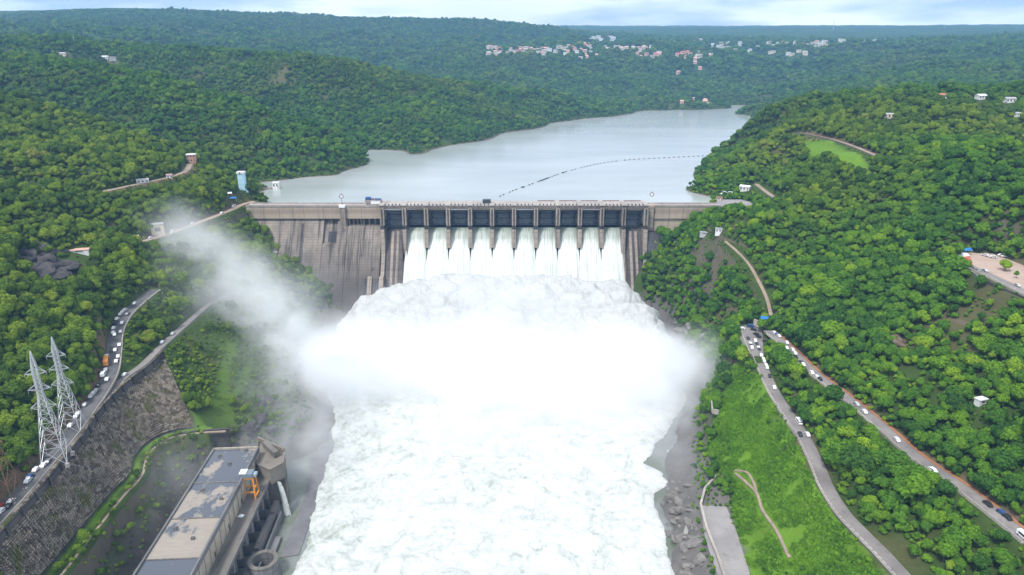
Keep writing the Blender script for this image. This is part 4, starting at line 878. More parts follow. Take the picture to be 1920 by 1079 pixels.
def road_car(px, py, kind='car', colr='white', snap=True, rz=None, z=None, word=None):
    h = ray_hit(px, py) if z is None else P(px, py, z=z)
    best = None
    for line, w, half in ALLR:
        dd = np.hypot(line[:, 0] - h.x, line[:, 1] - h.y); i = int(dd.argmin())
        if best is None or dd[i] < best[0]: best = (dd[i], line, i, w, half)
    d, line, i, w, half = best; i = min(max(i, 1), len(line) - 2); t = Vector(line[i+1] - line[i-1]); t.z = 0; t.normalize(); nr = Vector((t.y, -t.x, 0))
    off = (h - Vector(line[i])).dot(nr)
    if snap and d < 14: off = max(-half, min(half, off)); pos = Vector(line[i]) + nr * off; pos.z = line[i][2] + .10
    else: pos = Vector((h.x, h.y, (H(h.x, h.y) if z is None else z) + .30)); w = word or w
    ang = -math.atan2(t.x, t.y) if rz is None else R(rz)
    nm = {'white': 'white', 'dark': 'black', 'silver': 'silver', 'blue': 'blue', 'red': 'red', 'orange': 'orange', 'grey': 'grey'}[colr]
    side = ' beside the parapet' if off > .8 else (' against the hillside' if off < -.8 else '')
    vehicle(pos, ang + random.uniform(-.06, .06), kind, colr, f'{nm} {kind} {word or w}{side if not word else ""}', 'vehicles ' + (word or w))
near_l = [(20, 690, 'red'), (75, 660, 'white'), (46, 702, 'dark'), (8, 728, 'white'), (150, 565, 'white'), (178, 525, 'blue'), (205, 490, 'white'), (240, 475, 'white'), (395, 248, 'white'), (437, 175, 'white'), (457, 130, 'silver'), (467, 75, 'white'), (495, 85, 'white'), (545, 15, 'dark'), (530, 75, 'white'), (552, 55, 'silver'), (610, 5, 'white'), (268, 450, 'grey'), (420, 195, 'white')]
for x, y, c in near_l: road_car(x / 3, 720 + y / 3, 'car', c)
for x, y, c in [(565, 1035, 'white'), (597, 1003, 'white'), (650, 890, 'white'), (645, 815, 'white'), (640, 795, 'white'), (643, 770, 'white'), (650, 720, 'white'), (662, 697, 'white'), (680, 683, 'white'), (707, 668, 'white'), (762, 632, 'white'), (690, 740, 'white'), (686, 790, 'silver'), (683, 860, 'white'), (670, 930, 'white'), (655, 965, 'white'), (630, 905, 'dark'), (720, 690, 'grey'), (648, 745, 'dark')]: road_car(x / 3, 360 + y / 3, 'car', c)
for x, y, c in [(880, 845, 'white'), (905, 855, 'white'), (975, 802, 'white'), (690, 1035, 'white')]: road_car(x / 3, 360 + y / 3, 'car', c)
road_car(198, 681, 'bus', 'orange'); road_car(197, 674, 'van', 'white'); road_car(188, 708, 'van', 'white')
for x, y, k in [(1062, 172, 'car'), (1245, 125, 'car'), (975, 240, 'car'), (945, 220, 'car'), (835, 255, 'car'), (1287, 82, 'van'), (700, 290, 'car')]: road_car(x / 3, 360 + y / 3, k, 'white')
for x, y, c, rz in [(405, 305, 'white', 70), (530, 278, 'blue', 60), (580, 320, 'dark', 50), (620, 388, 'dark', 40), (655, 425, 'dark', 30)]: road_car(1340 + x / 8, 580 + y / 8, 'car' if c != 'blue' else 'van', c, False, rz, -42.26, 'parked across the far end of the car park')
for x, y, c in [(435, 450, 'dark'), (490, 525, 'white'), (550, 590, 'white'), (630, 525, 'dark'), (680, 495, 'white'), (685, 580, 'white'), (725, 625, 'dark'), (755, 680, 'grey'), (700, 700, 'white'), (790, 745, 'white'), (755, 805, 'white'), (825, 840, 'white'), (845, 905, 'white'), (830, 1035, 'dark'), (505, 555, 'dark')]: road_car(1340 + x / 8, 580 + y / 8, 'car', c)
for x, y, c in [(900, 420, 'white'), (1015, 430, 'white'), (985, 400, 'blue'), (1085, 525, 'white'), (1050, 590, 'white'), (1165, 625, 'white'), (1200, 675, 'white'), (1195, 735, 'dark'), (1255, 825, 'dark'), (1280, 860, 'white'), (1460, 985, 'white'), (1505, 1020, 'white'), (1565, 1060, 'dark')]: road_car(1340 + x / 8, 580 + y / 8, 'car', c)
for x, y, c, k in [(515, 30, 'white', 'car'), (680, 215, 'white', 'van'), (716, 288, 'white', 'car'), (660, 292, 'dark', 'car'), (975, 120, 'silver', 'car'), (1015, 160, 'white', 'car'), (1208, 328, 'white', 'car'), (1365, 493, 'white', 'car'), (1835, 712, 'blue', 'car'), (1880, 745, 'dark', 'car'), (1905, 862, 'white', 'van'), (1720, 690, 'dark', 'car')]: road_car(1280 + x / 3, 720 + y / 3, k, c)
for x, y, c, rz in [(1065, 745, 'dark', None), (1135, 780, 'grey', None), (1290, 790, 'silver', None), (1870, 1040, 'silver', None), (1275, 528, 'white', 30), (1405, 558, 'white', 70), (1540, 530, 'white', 80), (1600, 550, 'white', 75)]: road_car(1700 + x / 8.7, 420 + y / 8.7, 'car', c, rz is None, rz, 20.5 if rz else None, 'parked on the viewpoint plaza' if rz else None)
for x, y, c, k, rz in [(1425, 118, 'blue', 'car', 80), (1490, 85, 'white', 'van', 85), (1395, 95, 'white', 'car', 10), (1510, 222, 'dark', 'car', 85), (1560, 130, 'silver', 'car', 60), (1425, 80, 'white', 'van', 20)]: road_car(1120 + x / 6, 350 + y / 6, k, c, False, rz, 5.6, 'on the terrace at the right end of the dam')
for x, y in ((1330, 265), (1420, 290), (1515, 258)): pass
# ================================================================ powerhouse
def m_roof(name, wet):
    t = NT(name); v = t.coord('Position', (1, .6, 1)); n = t.noise(v, .085, 7, .62); n2 = t.noise(v, .7, 5, .6)
    f = t.ramp(t.math('ADD', n, t.math('MULTIPLY', n2, .12)), [(wet, 0), (wet + .06, 1)])
    dry = t.mix(t.noise(t.coord('Position', (.35, 2.2, 1)), .5, 6, .65), (.20, .175, .15), (.37, .325, .28)); c = t.mix(f, (.085, .095, .115), dry)
    return t.bsdf(c, t.ramp(f, [(0, .22), (1, .9)]), 0, .4, t.bump(n2, .2, .05))
ROOFS = [m_roof('wet_roof_a', .60), m_roof('wet_roof_b', .555), m_roof('dry_roof', .40), m_roof('flooded_roof', .80)]
C_PH = m_concrete('powerhouse_concrete', (.46, .405, .335), (.35, .305, .25), .5, 40, (.13, .11, .09)); C_PHD = m_concrete('powerhouse_deck', (.20, .18, .16), (.13, .12, .11), .5, 20, (.05, .045, .04)); C_PHG = m_concrete('grey_tailrace_concrete', (.21, .205, .205), (.13, .13, .135), .5, 5, (.06, .06, .06))
PHZ = -62.0; pA, pB = P(250, 1075, z=PHZ), P(400, 840, z=PHZ); pang = math.atan2(pB.x - pA.x, pB.y - pA.y)
ph = empty('powerhouse', (pA.x, pA.y, PHZ), -pang); tag(ph, 'long flat-roofed concrete powerhouse with patchy wet roof beside the river', 'building')
PW = 25.6; Y0, Y1 = -60.0, (pB - pA).length
cuts = [Y1, 67.0, 37.5, 9.0, -20.5, -50]
for k, (a, b_) in enumerate(zip(cuts[1:], cuts[:-1])): MB().box(1.0, PW - 1.0, a + .35, b_ - .35, -3, -1.0).build('roof_panel', ROOFS[(0, 1, 2, 3, 2)[k]], ph); MB().box(1.0, PW - 1.0, b_ - .33, b_ + .33, -3, -.72).build('roof_joint', C_PHD, ph)
for vx, vy in ((6, 92), (19, 97), (14, 84), (8, 60), (20, 52), (6, 30), (17, 22), (11, -4)): MB().box(vx - .8, vx + .8, vy - .6, vy + .6, -.98, .25).build('roof_vent', C_PHD, ph)
MB().box(0, .95, Y0, Y1, -3, 0).build('parapet', C_PHG, ph); MB().box(PW - .95, PW, Y0, Y1, -3, 0).build('parapet', C_PHG, ph); MB().box(.96, PW - .96, Y1 - .9, Y1, -3, 0.02).build('parapet', C_PH, ph)
MB().box(0, .9, Y0, Y1, -36, -3.02).build('wall', C_PH, ph); MB().box(.92, PW - 1.6, Y1 - .9, Y1 - .02, -36, -3.02).build('wall', C_PH, ph); MB().box(.92, PW - 1.6, Y0, Y0 + 1, -36, -3.02).build('wall', C_PH, ph)
wp = [MB().box(0, .9, .08, 3.3, -34, -3.02).mesh('wall_panel', C_PH), MB().box(0, 1.25, .08, 3.3, -34, -3.02).mesh('wall_panel', C_PH)]; sl = MB().box(.9, 1.0, 1.1, 2.2, -12.6, -9.6).mesh('slit_window', C_DARK)
k = 0; y = Y0
while y < Y1 - 3.5:
    q = inst('wall_panel', wp[(k // 1) % 2], ph, (PW - 1.3, y, 0))
    if k % 3 == 0: inst('slit_window', sl, q)
    y += 3.4; k += 1
MB().box(PW + .05, PW + 8.6, Y0, Y1 - 2, -14.2, -13).build('deck', C_PHD, ph); MB().box(PW + 8.0, PW + 8.6, Y0, Y1 - 2, -12.98, -12.2).build('deck_kerb', C_PHG, ph)
gp = MB().prism([(-.9, 0), (.9, 0), (.9, 0), (-.9, 0)], 0, 1); 
gp = MB().box(0, 5.4, -.9, .9, -34, -14.25).box(5.4, 8.4, -.7, .7, -20, -14.25).mesh('draft_pier', C_PHG)
y = Y0 + 4
while y < Y1 - 4: inst('draft_pier', gp, ph, (PW + .2, y, 0)); y += 9.6
MB().box(PW + 9.5, PW + 12.6, Y0, Y1 - 16, -36, -27.2).build('tailrace_sill', C_PHG, ph); MB().box(PW + 14.2, PW + 15.2, Y0, Y1 - 22, -36, -28.6).build('tailrace_wall', C_PHG, ph); MB().box(PW + 15.4, PW + 19, Y0 + 20, Y1 - 40, -36, -31.2).build('tailrace_apron', C_PHG, ph)
MB().box(PW + 10, PW + 12.4, 44, 62, -27.1, -25.4).build('gate_rack', C_PHD, ph); MB().box(PW + 10, PW + 12.4, 74, 84, -27.1, -25.6).build('gate_rack', C_PHD, ph)
o = empty('white_tarpaulin', tuple(P(452, 968, z=-74.9))); tag(o, 'crumpled white sheet lying on the powerhouse deck', 'tarpaulin'); MB().poly([(-1.6, -1, .1), (1.2, -1.3, .15), (1.6, .8, .2), (0, .2, 1.1), (-1.0, 1.2, .2)]).poly([(-1.6, -1, .1), (0, .2, 1.1), (1.2, -1.3, .15)]).build('sheet', WHITE, o); MB().box(-1.4, 1.0, -.9, .6, .02, .1).build('fold', WHITE, o)
# far-end tower block with the outfall
plan = [P(a, b_, z=-68)[:2] for a, b_ in ((481, 872), (506, 884), (531, 870), (534, 850), (512, 834), (484, 828))]
ot = empty('outfall_tower', (plan[0][0], plan[0][1], -68)); tag(ot, 'many-sided concrete tower at the upstream end of the powerhouse spilling white water', 'tower'); x0_, y0_ = plan[0]
pl = [(a - x0_, b_ - y0_) for a, b_ in plan]
C_OT = m_concrete('outfall_concrete', (.25, .225, .19), (.17, .15, .13), .6, 40, (.07, .06, .05)); MB().extrude(pl, -9, 0).build('head', C_OT, ot); MB().extrude([(a * .97 + .3, b_ * .97 + .3) for a, b_ in pl[2:] + [pl[0]]], -30, -9.02).build('shaft', C_PHD, ot)
for i in range(len(pl)):
    a, b_ = Vector((*pl[i], .6)), Vector((*pl[(i + 1) % len(pl)], .6)); w_ = MB().bar(a, b_, .7, 1.2)
    w_.build('rim_wall', C_PHD if i in (0, 5) else C_OT, ot)
b1, b2 = Vector((*pl[3], 3.0)), Vector((*pl[5], 3.0)); MB().bar(b1 - Vector((0, 0, 1.2)), b2 - Vector((0, 0, 1.2)), 1.0, 2.6).build('upstand', C_OT, ot)
MB().bar(Vector((*pl[4], 3.2)) + Vector((-3, -4, 0)), Vector((*pl[3], 2.4)) + Vector((-3, -5, 0)), 3, 3.2).build('hood', C_PHD, ot)
_m = (Vector((*plan[1], 0)) + Vector((*plan[2], 0))) / 2; s0, s1 = Vector((_m.x + .2, _m.y - 1.2, -77)), Vector((_m.x + 5.5, _m.y - 7, -95.4)); b = MB(); n = 12
rows = []
for k in range(n + 1):
    f = k / n; c = Vector((s0.x + (s1.x - s0.x) * f, s0.y + (s1.y - s0.y) * f, s0.z + (s1.z - s0.z) * f ** 1.8)); w_ = 1.0 + .9 * f; rows.append([c + Vector((w_ * u, .8 * u * u, .6 * (1 - u * u) + .35 * math.sin(k * 2.1 + u * 5))) for u in (-1, -.6, -.2, .2, .6, 1)])
for r1, r2 in zip(rows[:-1], rows[1:]):
    for k in range(5): b.quad(r1[k], r1[k+1], r2[k+1], r2[k])
o = b.build('outfall_water', foam_m, smooth=True); o['kind'] = 'structure'
# orange gantry crane on the deck
cb = P(468, 930, z=-75); cr_ = empty('gantry_crane', (cb.x + 1, cb.y, -74.98), -pang); tag(cr_, 'orange gantry crane with grey cab on the powerhouse deck', 'crane'); ORANGE = plain('crane_orange', (.62, .25, .03), .5, var=.12)
for sx in (-3.2, 3.2):
    for sy in (-3.4, 3.4): MB().bar((sx, sy, 0), (sx * .82, sy * .5, 12), .65, .65).build('leg', ORANGE, cr_)
for sx in (-3.2, 3.2): MB().bar((sx * .98, -3.2, 1.0), (sx * .98, 3.2, 1.0), .8).build('sill_beam', ORANGE, cr_); MB().bar((sx * .9, -2.6, 6), (sx * .9, 2.6, 6), .7).build('tie_beam', ORANGE, cr_)
for sy in (-3.4, 3.4): MB().bar((-3.0, sy * .8, 4), (3.0, sy * .8, 4), .6).build('cross_beam', ORANGE, cr_); MB().bar((-2.6, sy * .5, 12.2), (2.6, sy * .5, 12.2), .9).build('head_beam', ORANGE, cr_)
MB().box(-3.6, 2.6, -2.4, 2.4, 12.7, 15).build('machine_house', plain('crane_cab', (.16, .2, .24), .6), cr_); MB().box(-4.2, -.6, -2.2, 2.2, 15.02, 15.4).build('cab_roof', WHITE, cr_); MB().box(1.0, 4.4, -1.6, 1.6, 12.68, 14.2).build('winch', plain('winch_grey', (.25, .32, .36), .6), cr_)
# round shaft by the river
sc0 = P(493, 1050, z=-86); sh = empty('round_shaft', (sc0.x, sc0.y, -95)); tag(sh, 'open round concrete shaft standing at the river edge', 'shaft')
def ring_mb(ro, ri, z0, z1, n=36, ro2=None):
    b = MB(); ro2 = ro2 or ro; T_ = [2 * math.pi * k / n for k in range(n + 1)]; c = lambda r, t, z: (r * math.cos(t), r * math.sin(t), z)
    for t0, t1 in zip(T_[:-1], T_[1:]): b.quad(c(ro2, t0, z0), c(ro2, t1, z0), c(ro, t1, z1), c(ro, t0, z1)); b.quad(c(ri, t1, z0), c(ri, t0, z0), c(ri, t0, z1), c(ri, t1, z1)); b.quad(c(ri, t0, z1), c(ro, t0, z1), c(ro, t1, z1), c(ri, t1, z1))
    return b
ring_mb(7.0, 5.3, -3, 8.4, ro2=8.6).build('shell', C_PHG, sh); ring_mb(7.3, 5.2, 8.42, 9.2).build('rim', C_PHD, sh); MB().extrude([(5.28 * math.cos(2*math.pi*k/24), 5.28 * math.sin(2*math.pi*k/24)) for k in range(24)], -3, 2).build('inner_water', C_DARK, sh)
# wet divide slab between tail race and river
dv = [P(a, b_, z=-94.7)[:2] for a, b_ in ((560, 1040), (592, 950), (612, 880), (632, 830), (585, 850), (572, 930), (545, 1000), (525, 1045))]
if sum(dv[i][0] * dv[(i+1) % len(dv)][1] - dv[(i+1) % len(dv)][0] * dv[i][1] for i in range(len(dv))) < 0: dv = dv[::-1]
o = MB().extrude(dv, -99, -94.75).build('divide_slab', m_road('wet_slab', (.11, .11, .12), (.19, .185, .19))); o['kind'] = 'structure'

# ================================================================ lattice towers
def lattice(base, h, wb, wt, arms, mat, label, rz=0.0, bar=.2):
    t = empty('lattice_tower', base, rz); tag(t, label, 'pylon', 'lattice towers above the stone cutting')
    def wd(z):
        f = z / h; return wb + (wt - wb) * min(1, f / .62) if f < .62 else wt + (.12 - wt) * max(0, (f - .86) / .14)
    levels = [0]
    while levels[-1] < h * .985: levels.append(min(h, levels[-1] + max(2.2, wd(levels[-1]) * .82)))
    cn_ = lambda z, i: Vector(((-1, 1, 1, -1)[i] * wd(z) / 2, (-1, -1, 1, 1)[i] * wd(z) / 2, z))
    for i in range(4):
        b = MB()
        for z0, z1 in zip(levels[:-1], levels[1:]): b.bar(cn_(z0, i), cn_(z1, i), bar * 1.35)
        b.build('leg', mat, t)
    for z0, z1 in zip(levels[:-1], levels[1:]):
        for i in range(4):
            j = (i + 1) % 4; b = MB(); b.bar(cn_(z0, i), cn_(z1, j), bar * .8); b.bar(cn_(z0, j), cn_(z1, i), bar * .8); b.bar(cn_(z1, i), cn_(z1, j), bar * .8)
            b.build('bracing', mat, t)
    for fz, ln in arms:
        z = h * fz; w = wd(z)
        for s in (-1, 1):
            b = MB(); tip = Vector((s * (w / 2 + ln), 0, z + .3))
            for sy in (-1, 1): b.bar((s * w / 2, sy * w / 2, z), tip, bar); b.bar((s * w / 2, sy * w / 2, z + 2.8), tip, bar)
            b.bar((s * w / 2, -w / 2, z), (s * w / 2, w / 2, z), bar); b.bar(tip, tip + Vector((0, 0, -1.6)), bar * .6); b.build('cross_arm', mat, t)
    for i in range(4): c = cn_(0, i); MB().box(c.x - .8, c.x + .8, c.y - .8, c.y + .8, -1.5, .35).build('footing', WALLG, t)
    return t
GALV = plain('galvanised_steel', (.46, .48, .50), .45, .3, .1); RUST = plain('rusty_steel', (.17, .095, .06), .8, .1, .25)
ARMS = ((.50, 3.2), (.66, 3.4), (.80, 3.2))
b0 = P(86, 860, z=-29); lattice((b0.x + 5, b0.y, H(b0.x + 5, b0.y) + .3), 56, 10.5, 2.0, ARMS, GALV, 'nearer of the two white lattice towers beside the hillside road', .35)
b0 = P(118, 803, z=-29); lattice((b0.x + 5, b0.y, H(b0.x + 5, b0.y) + .3), 51, 9.5, 1.9, ARMS, GALV, 'farther white lattice tower where the hillside road widens', .25)
b0 = P(22, 930, z=-29); lattice((b0.x - 3, b0.y, H(b0.x - 3, b0.y) + .3), 44, 11, 3.0, ((.6, 3.0), (.8, 3.0)), RUST, 'rust brown lattice tower rising from bushes by the hillside road', .2)

# ================================================================ houses and small buildings
HM = {k: plain(k + '_wall', c, .85, var=.1, scale=.3) for k, c in dict(white=(.70, .70, .70), pink=(.62, .40, .33), cream=(.60, .53, .43), brick=(.50, .27, .2), grey=(.40, .40, .40), blue=(.10, .27, .55), sky=(.42, .66, .80)).items()}
RM = {k: plain(k + '_roof', c, .8, var=.15, scale=.4) for k, c in dict(white=(.66, .66, .67), red=(.42, .16, .11), pink=(.60, .36, .29), grey=(.32, .32, .33), blue=(.03, .17, .45), rust=(.30, .17, .11)).items()}
WIN = plain('window_dark', (.035, .04, .05), .3, var=.1)
HOUSES = []
def house(name, loc, rz, w, d, h, wall, roof, label, cat='house', group=None, gable=False, nwin=3, floors=1, door=True):
    HOUSES.append((loc[0], loc[1], max(w, d) * .62 + 1.5, h))
    o = empty(name, loc, rz); tag(o, label, cat, group); MB().box(-w/2, w/2, -d/2, d/2, -3, h).build('wall', HM[wall], o)
    if gable: MB().prism([(-d/2 - .6, h + .02), (d/2 + .6, h + .02), (0, h + d * .26)], -w/2 - .5, w/2 + .5).build('roof', RM[roof], o)
    else: MB().box(-w/2 - .35, w/2 + .35, -d/2 - .35, d/2 + .35, h + .02, h + .5).build('roof', RM[roof], o)
    for fl in range(floors):
        for k in range(nwin):
            x = -w/2 + w * (k + .5) / nwin; z0 = h * (fl + .35) / floors; q = MB().box(x - w / nwin * .22, x + w / nwin * .22, -d/2 - .06, -d/2 - .01, z0, z0 + h / floors * .4).build('window', WIN, o); MB().box(x - w / nwin * .26, x + w / nwin * .26, -d/2 - .25, -d/2 - .07, z0 - .22, z0 - .04).build('sill', HM['white'], q)
    if door: MB().box(w * .30, w * .30 + 1.1, -d/2 - .07, -d/2 - .01, .05, 2.1).build('door', RM['rust'], o)
    return o
def at(px, py): h_ = ray_hit(px, py); return (h_.x, h_.y, h_.z)
house('gatehouse', tuple(P(360, 304, z=41)), .3, 9, 8, 8, 'brick', 'white', 'brick and white two-storey gatehouse at the head of the hilltop road', 'building', floors=2)
house('shed', at(268, 343), .5, 10, 5, 3, 'white', 'white', 'low white-roofed shed beside the hilltop road', 'building')
house('hut', at(318, 334), .5, 5, 4, 3, 'white', 'pink', 'small pink-roofed hut by a bend of the hilltop road', 'building', nwin=2)
house('water_tank', at(297, 440), .5, 10, 8, 8.5, 'cream', 'grey', 'pale cream concrete block tank beside the dusty dam road', 'tank', nwin=1, door=False)
house('blue_hut', at(252, 453), .4, 7, 5, 4.2, 'blue', 'white', 'small bright blue hut beside the dusty dam road', 'hut', nwin=2)
house('shed', at(208, 442), .6, 8, 4, 2.6, 'grey', 'grey', 'grey metal-roofed shed in the trees near the blue hut', 'building', nwin=2)
house('shed', at(150, 472), .3, 12, 5, 1.6, 'white', 'pink', 'broken white slab roof at the end of the dam road', 'building', nwin=1, door=False)
house('hilltop_house', at(198, 111), .1, 12, 8, 5, 'white', 'white', 'small white house left of the dark-walled one on the wooded ridge', 'house', gable=True)
house('hilltop_house', at(213, 113), .1, 16, 9, 7, 'grey', 'white', 'dark-walled white-roofed house on the wooded ridge', 'house', floors=2, nwin=4)
for px, py, rf, lab in ((72, 108, 'pink', 'pink-roofed hut half hidden on the wooded ridge'), (118, 104, 'white', 'tiny white hut on the wooded ridge'), (28, 108, 'rust', 'brown-roofed hut at the end of the wooded ridge')): house('ridge_hut', at(px, py), .2, 12, 6, 3.5, 'cream', rf, lab, 'hut', 'huts on the wooded ridge', gable=True)
house('hill_house', at(1665, 222), -.2, 11, 8, 5, 'cream', 'white', 'white flat-roofed house alone on the right-hand hill', 'house')
house('hill_house', at(1769, 184), -.2, 10.5, 7, 3.6, 'white', 'red', 'house with a wide pinkish red roof on the hilltop', 'house', gable=True)
house('hill_house', at(1838, 186), .2, 10.5, 7, 4, 'white', 'white', 'white house with a pale gabled roof on the hilltop', 'house', gable=True)
house('hill_house', at(1892, 192), -.1, 10.5, 7, 4, 'white', 'grey', 'white house with a grey gabled roof near the hilltop', 'house', gable=True)
house('hill_house', at(1905, 218), -.1, 7, 6, 3.5, 'white', 'white', 'small white hut below the grey-roofed hilltop house', 'house')
house('hill_hut', at(1826, 216), 0, 4, 4, 3, 'white', 'white', 'tiny white hut at the top of the bare earth track', 'hut', nwin=1)
house('hall', at(1397, 358), -.7, 11, 6, 4.5, 'white', 'white', 'white hall with a pale roof above the right end of the dam', 'building', gable=True)
house('tree_shelter', at(1838, 757), .3, 5, 3, 2.6, 'white', 'white', 'small white shelter among the trees of the right bank', 'shelter', nwin=1)
house('terrace_hut', (218, 712, 5.68), 0, 7, 4, 3.2, 'cream', 'rust', 'tan hut on the terrace at the right end of the dam', 'hut')
house('concrete_hut', at(1322, 440), -.4, 9, 4, 1.6, 'grey', 'grey', 'flat grey roof slab in the trees below the dam end', 'hut', nwin=1, door=False)
house('concrete_hut', at(1350, 436), -.3, 8, 4, 3.2, 'white', 'grey', 'small white building in the trees below the terrace', 'hut', nwin=3)
house('cliff_hut', at(515, 478), .2, 5, 4, 3, 'white', 'white', 'white hut in the trees beside the left dam wall', 'hut', nwin=1)
# canopies
def canopy(loc, rz, w, d, h, roof, label, n=1):
    o = empty('canopy', loc, rz); tag(o, label, 'canopy')
    for sx in (-1, 1):
        for sy in (-1, 1): MB().box(sx * w * .46 - .09, sx * w * .46 + .09, sy * d * .46 - .09, sy * d * .46 + .09, 0, h).build('post', GALV, o)
    MB().prism([(-d/2, h), (d/2, h), (d * .3, h + .9), (0, h + 1.3), (-d * .3, h + .9)], -w/2, w/2).build('cover', RM[roof], o); return o
HOUSES.append((*ray_hit(437, 380)[:2], 8, 3)); p = P(1806, 478, z=20.6); canopy(p, .2, 9, 5, 3.4, 'blue', 'bright blue canopy at the viewpoint edge'); p = P(1800, 487, z=20.6); canopy(p, .3, 9, 6, 3, 'white', 'rounded white canopy below the blue one at the viewpoint')
p = P(1433, 603, z=-36.4); canopy(p, -.2, 6, 5, 2.6, 'blue', 'blue canopy on the small platform above the car park')
wall_line('platform_wall', [P(1414, 599, z=-36.5), P(1438, 608, z=-36.5), P(1442, 596, z=-36.5)], 5, .6, PARAP, 'pale walled platform above the car park')
p = ray_hit(437, 380); canopy(p, .4, 7, 5, 3.2, 'blue', 'bright blue stall canopy by the dam road'); p = ray_hit(432, 372); canopy(p, .4, 4, 4, 3.6, 'white', 'small white stall canopy behind the blue one')
# intake tower and jetty on the left shore
tw = P(457, 366, z=3); HOUSES.append((tw.x, tw.y, 10, 27)); it = empty('intake_tower', (tw.x, tw.y, 0)); tag(it, 'tall pale blue intake tower on the reservoir shore', 'tower'); MB().box(-3.4, 3.4, -3, 3, -4, 27).build('shaft', HM['sky'], it); MB().box(-4, 4, -3.6, 3.6, 27.02, 29.2).build('head', HM['white'], it); MB().box(-.8, .8, -3.72, -3.62, 27.4, 28.8).build('window', WIN, it)
for k in range(5): MB().box(-2.9, 2.9, -3.14, -3.02, 3 + 4.6 * k, 3.5 + 4.6 * k).build('band', HM['white'], it)
MB().box(3.42, 5.0, -2, 2, -4, 13).build('stair_shaft', HM['sky'], it)
j0, j1 = P(472, 356, z=1.2), P(512, 352, z=1.2); jt = empty('jetty', j0); tag(jt, 'narrow brown jetty running out to the white pump hut', 'jetty'); MB().bar((0, 0, 0), j1 - j0, 2.4, .5).build('deck', PATHM, jt)
for k in range(5): q = (j1 - j0) * (k / 4); MB().box(q.x - .3, q.x + .3, q.y - .3, q.y + .3, -6, -.26).build('pile', WALLG, jt)
p = P(518, 352, z=1.2); house('pump_hut', (p.x, p.y, 1.2), .1, 7, 6, 6, 'white', 'white', 'white pump hut standing in the reservoir at the jetty end', 'hut', nwin=2)
# masts on the far ridges
def mast(px, py, hpx, label):
    h_ = ray_hit(px, py)
    if h_ is None: return
    hh = hpx * h_.y / FPX; o = empty('ridge_mast', h_); tag(o, label, 'mast', 'thin masts on the ridges'); MB().tube((0, 0, -2), (0, 0, hh), hh * .03, hh * .012, 6).build('pole', GALV, o); MB().bar((-hh * .12, 0, hh * .86), (hh * .12, 0, hh * .86), hh * .02).build('cross_arm', GALV, o); MB().bar((-hh * .09, 0, hh * .72), (hh * .09, 0, hh * .72), hh * .02).build('cross_arm', GALV, o)
mast(1562, 57, 16, 'tall thin mast on the skyline beyond the town'); mast(1010, 56, 9, 'short mast where the long ridge drops to the town plateau'); mast(140, 83, 16, 'grey pylon on the wooded left ridge'); mast(101, 23, 13, 'thin mast on the highest skyline of the far ridge'); mast(1770, 54, 10, 'faint thin mast on the far plateau rim')

# ================================================================ the town on the plateau
TOWN_H = []
def town_mesh(w, d, h, gable):
    b = MB(); b.box(-w/2, w/2, -d/2, d/2, -6, h)
    return b
kinds = []
for i, (w, d, h, wl, rf, gb) in enumerate([(14, 11, 7, 'white', 'white', 0), (18, 12, 10, 'white', 'grey', 0), (12, 10, 5, 'pink', 'pink', 1), (22, 12, 9, 'cream', 'white', 0), (16, 11, 6, 'pink', 'red', 1), (26, 13, 12, 'white', 'white', 0), (13, 10, 6, 'cream', 'grey', 1)]):
    wm = MB().box(-w/2, w/2, -d/2, d/2, -6, h).mesh('wall', HM[wl]); rm = (MB().prism([(-d/2 - .7, h + .03), (d/2 + .7, h + .03), (0, h + d * .3)], -w/2 - .6, w/2 + .6) if gb else MB().box(-w/2 - .4, w/2 + .4, -d/2 - .4, d/2 + .4, h + .03, h + .9)).mesh('roof', RM[rf])
    wn_ = MB().box(-w * .07, w * .07, -d/2 - .1, -d/2 - .02, h * .3, h * .72).mesh('window', WIN); kinds.append((wm, rm, wn_, w, f"{dict(white='white', pink='pink', cream='cream')[wl]} {'gabled' if gb else 'flat-roofed'} house"))
TC = [(915, 1020, 90, 106, 60, (2, 2, 4, 0, 3, 6), 'in the dense western quarter of the hilltop town'), (1022, 1066, 88, 99, 18, (0, 3, 2, 6), 'beside the dense quarter of the hilltop town'), (1068, 1110, 84, 100, 14, (2, 4, 0), 'in the sparse middle of the hilltop town'), (1105, 1152, 71, 78, 10, (5, 5, 1), 'in the long white row high above the town'), (1132, 1222, 89, 98, 38, (2, 3, 2, 6, 0), 'in the long street row of the hilltop town'), (1192, 1246, 101, 110, 9, (4, 2, 3), 'in the pink row at the edge of the town slope'), (1268, 1332, 99, 110, 16, (4, 4, 2, 3), 'in the pink and cream group at the plateau rim'), (1345, 1425, 80, 99, 22, (0, 0, 1, 3), 'scattered east of the white water tower'), (1440, 1552, 79, 90, 42, (0, 2, 3, 4, 6), 'in the eastern quarter of the hilltop town'), (1570, 1672, 76, 81, 16, (0, 1), 'in the far eastern row of the town'), (1060, 1120, 96, 112, 9, (0, 2), 'in the trees below the middle of the town'), (1430, 1510, 94, 106, 7, (3, 0), 'in the trees below the eastern quarter'), (1225, 1330, 76, 82, 9, (0, 1), 'scattered on the upper edge of the plateau'), (1270, 1330, 188, 200, 6, (0, 2), 'by the landing on the far shore'), (1240, 1330, 112, 150, 4, (2,), 'alone on the slope below the town')]
rt = random.Random(11)
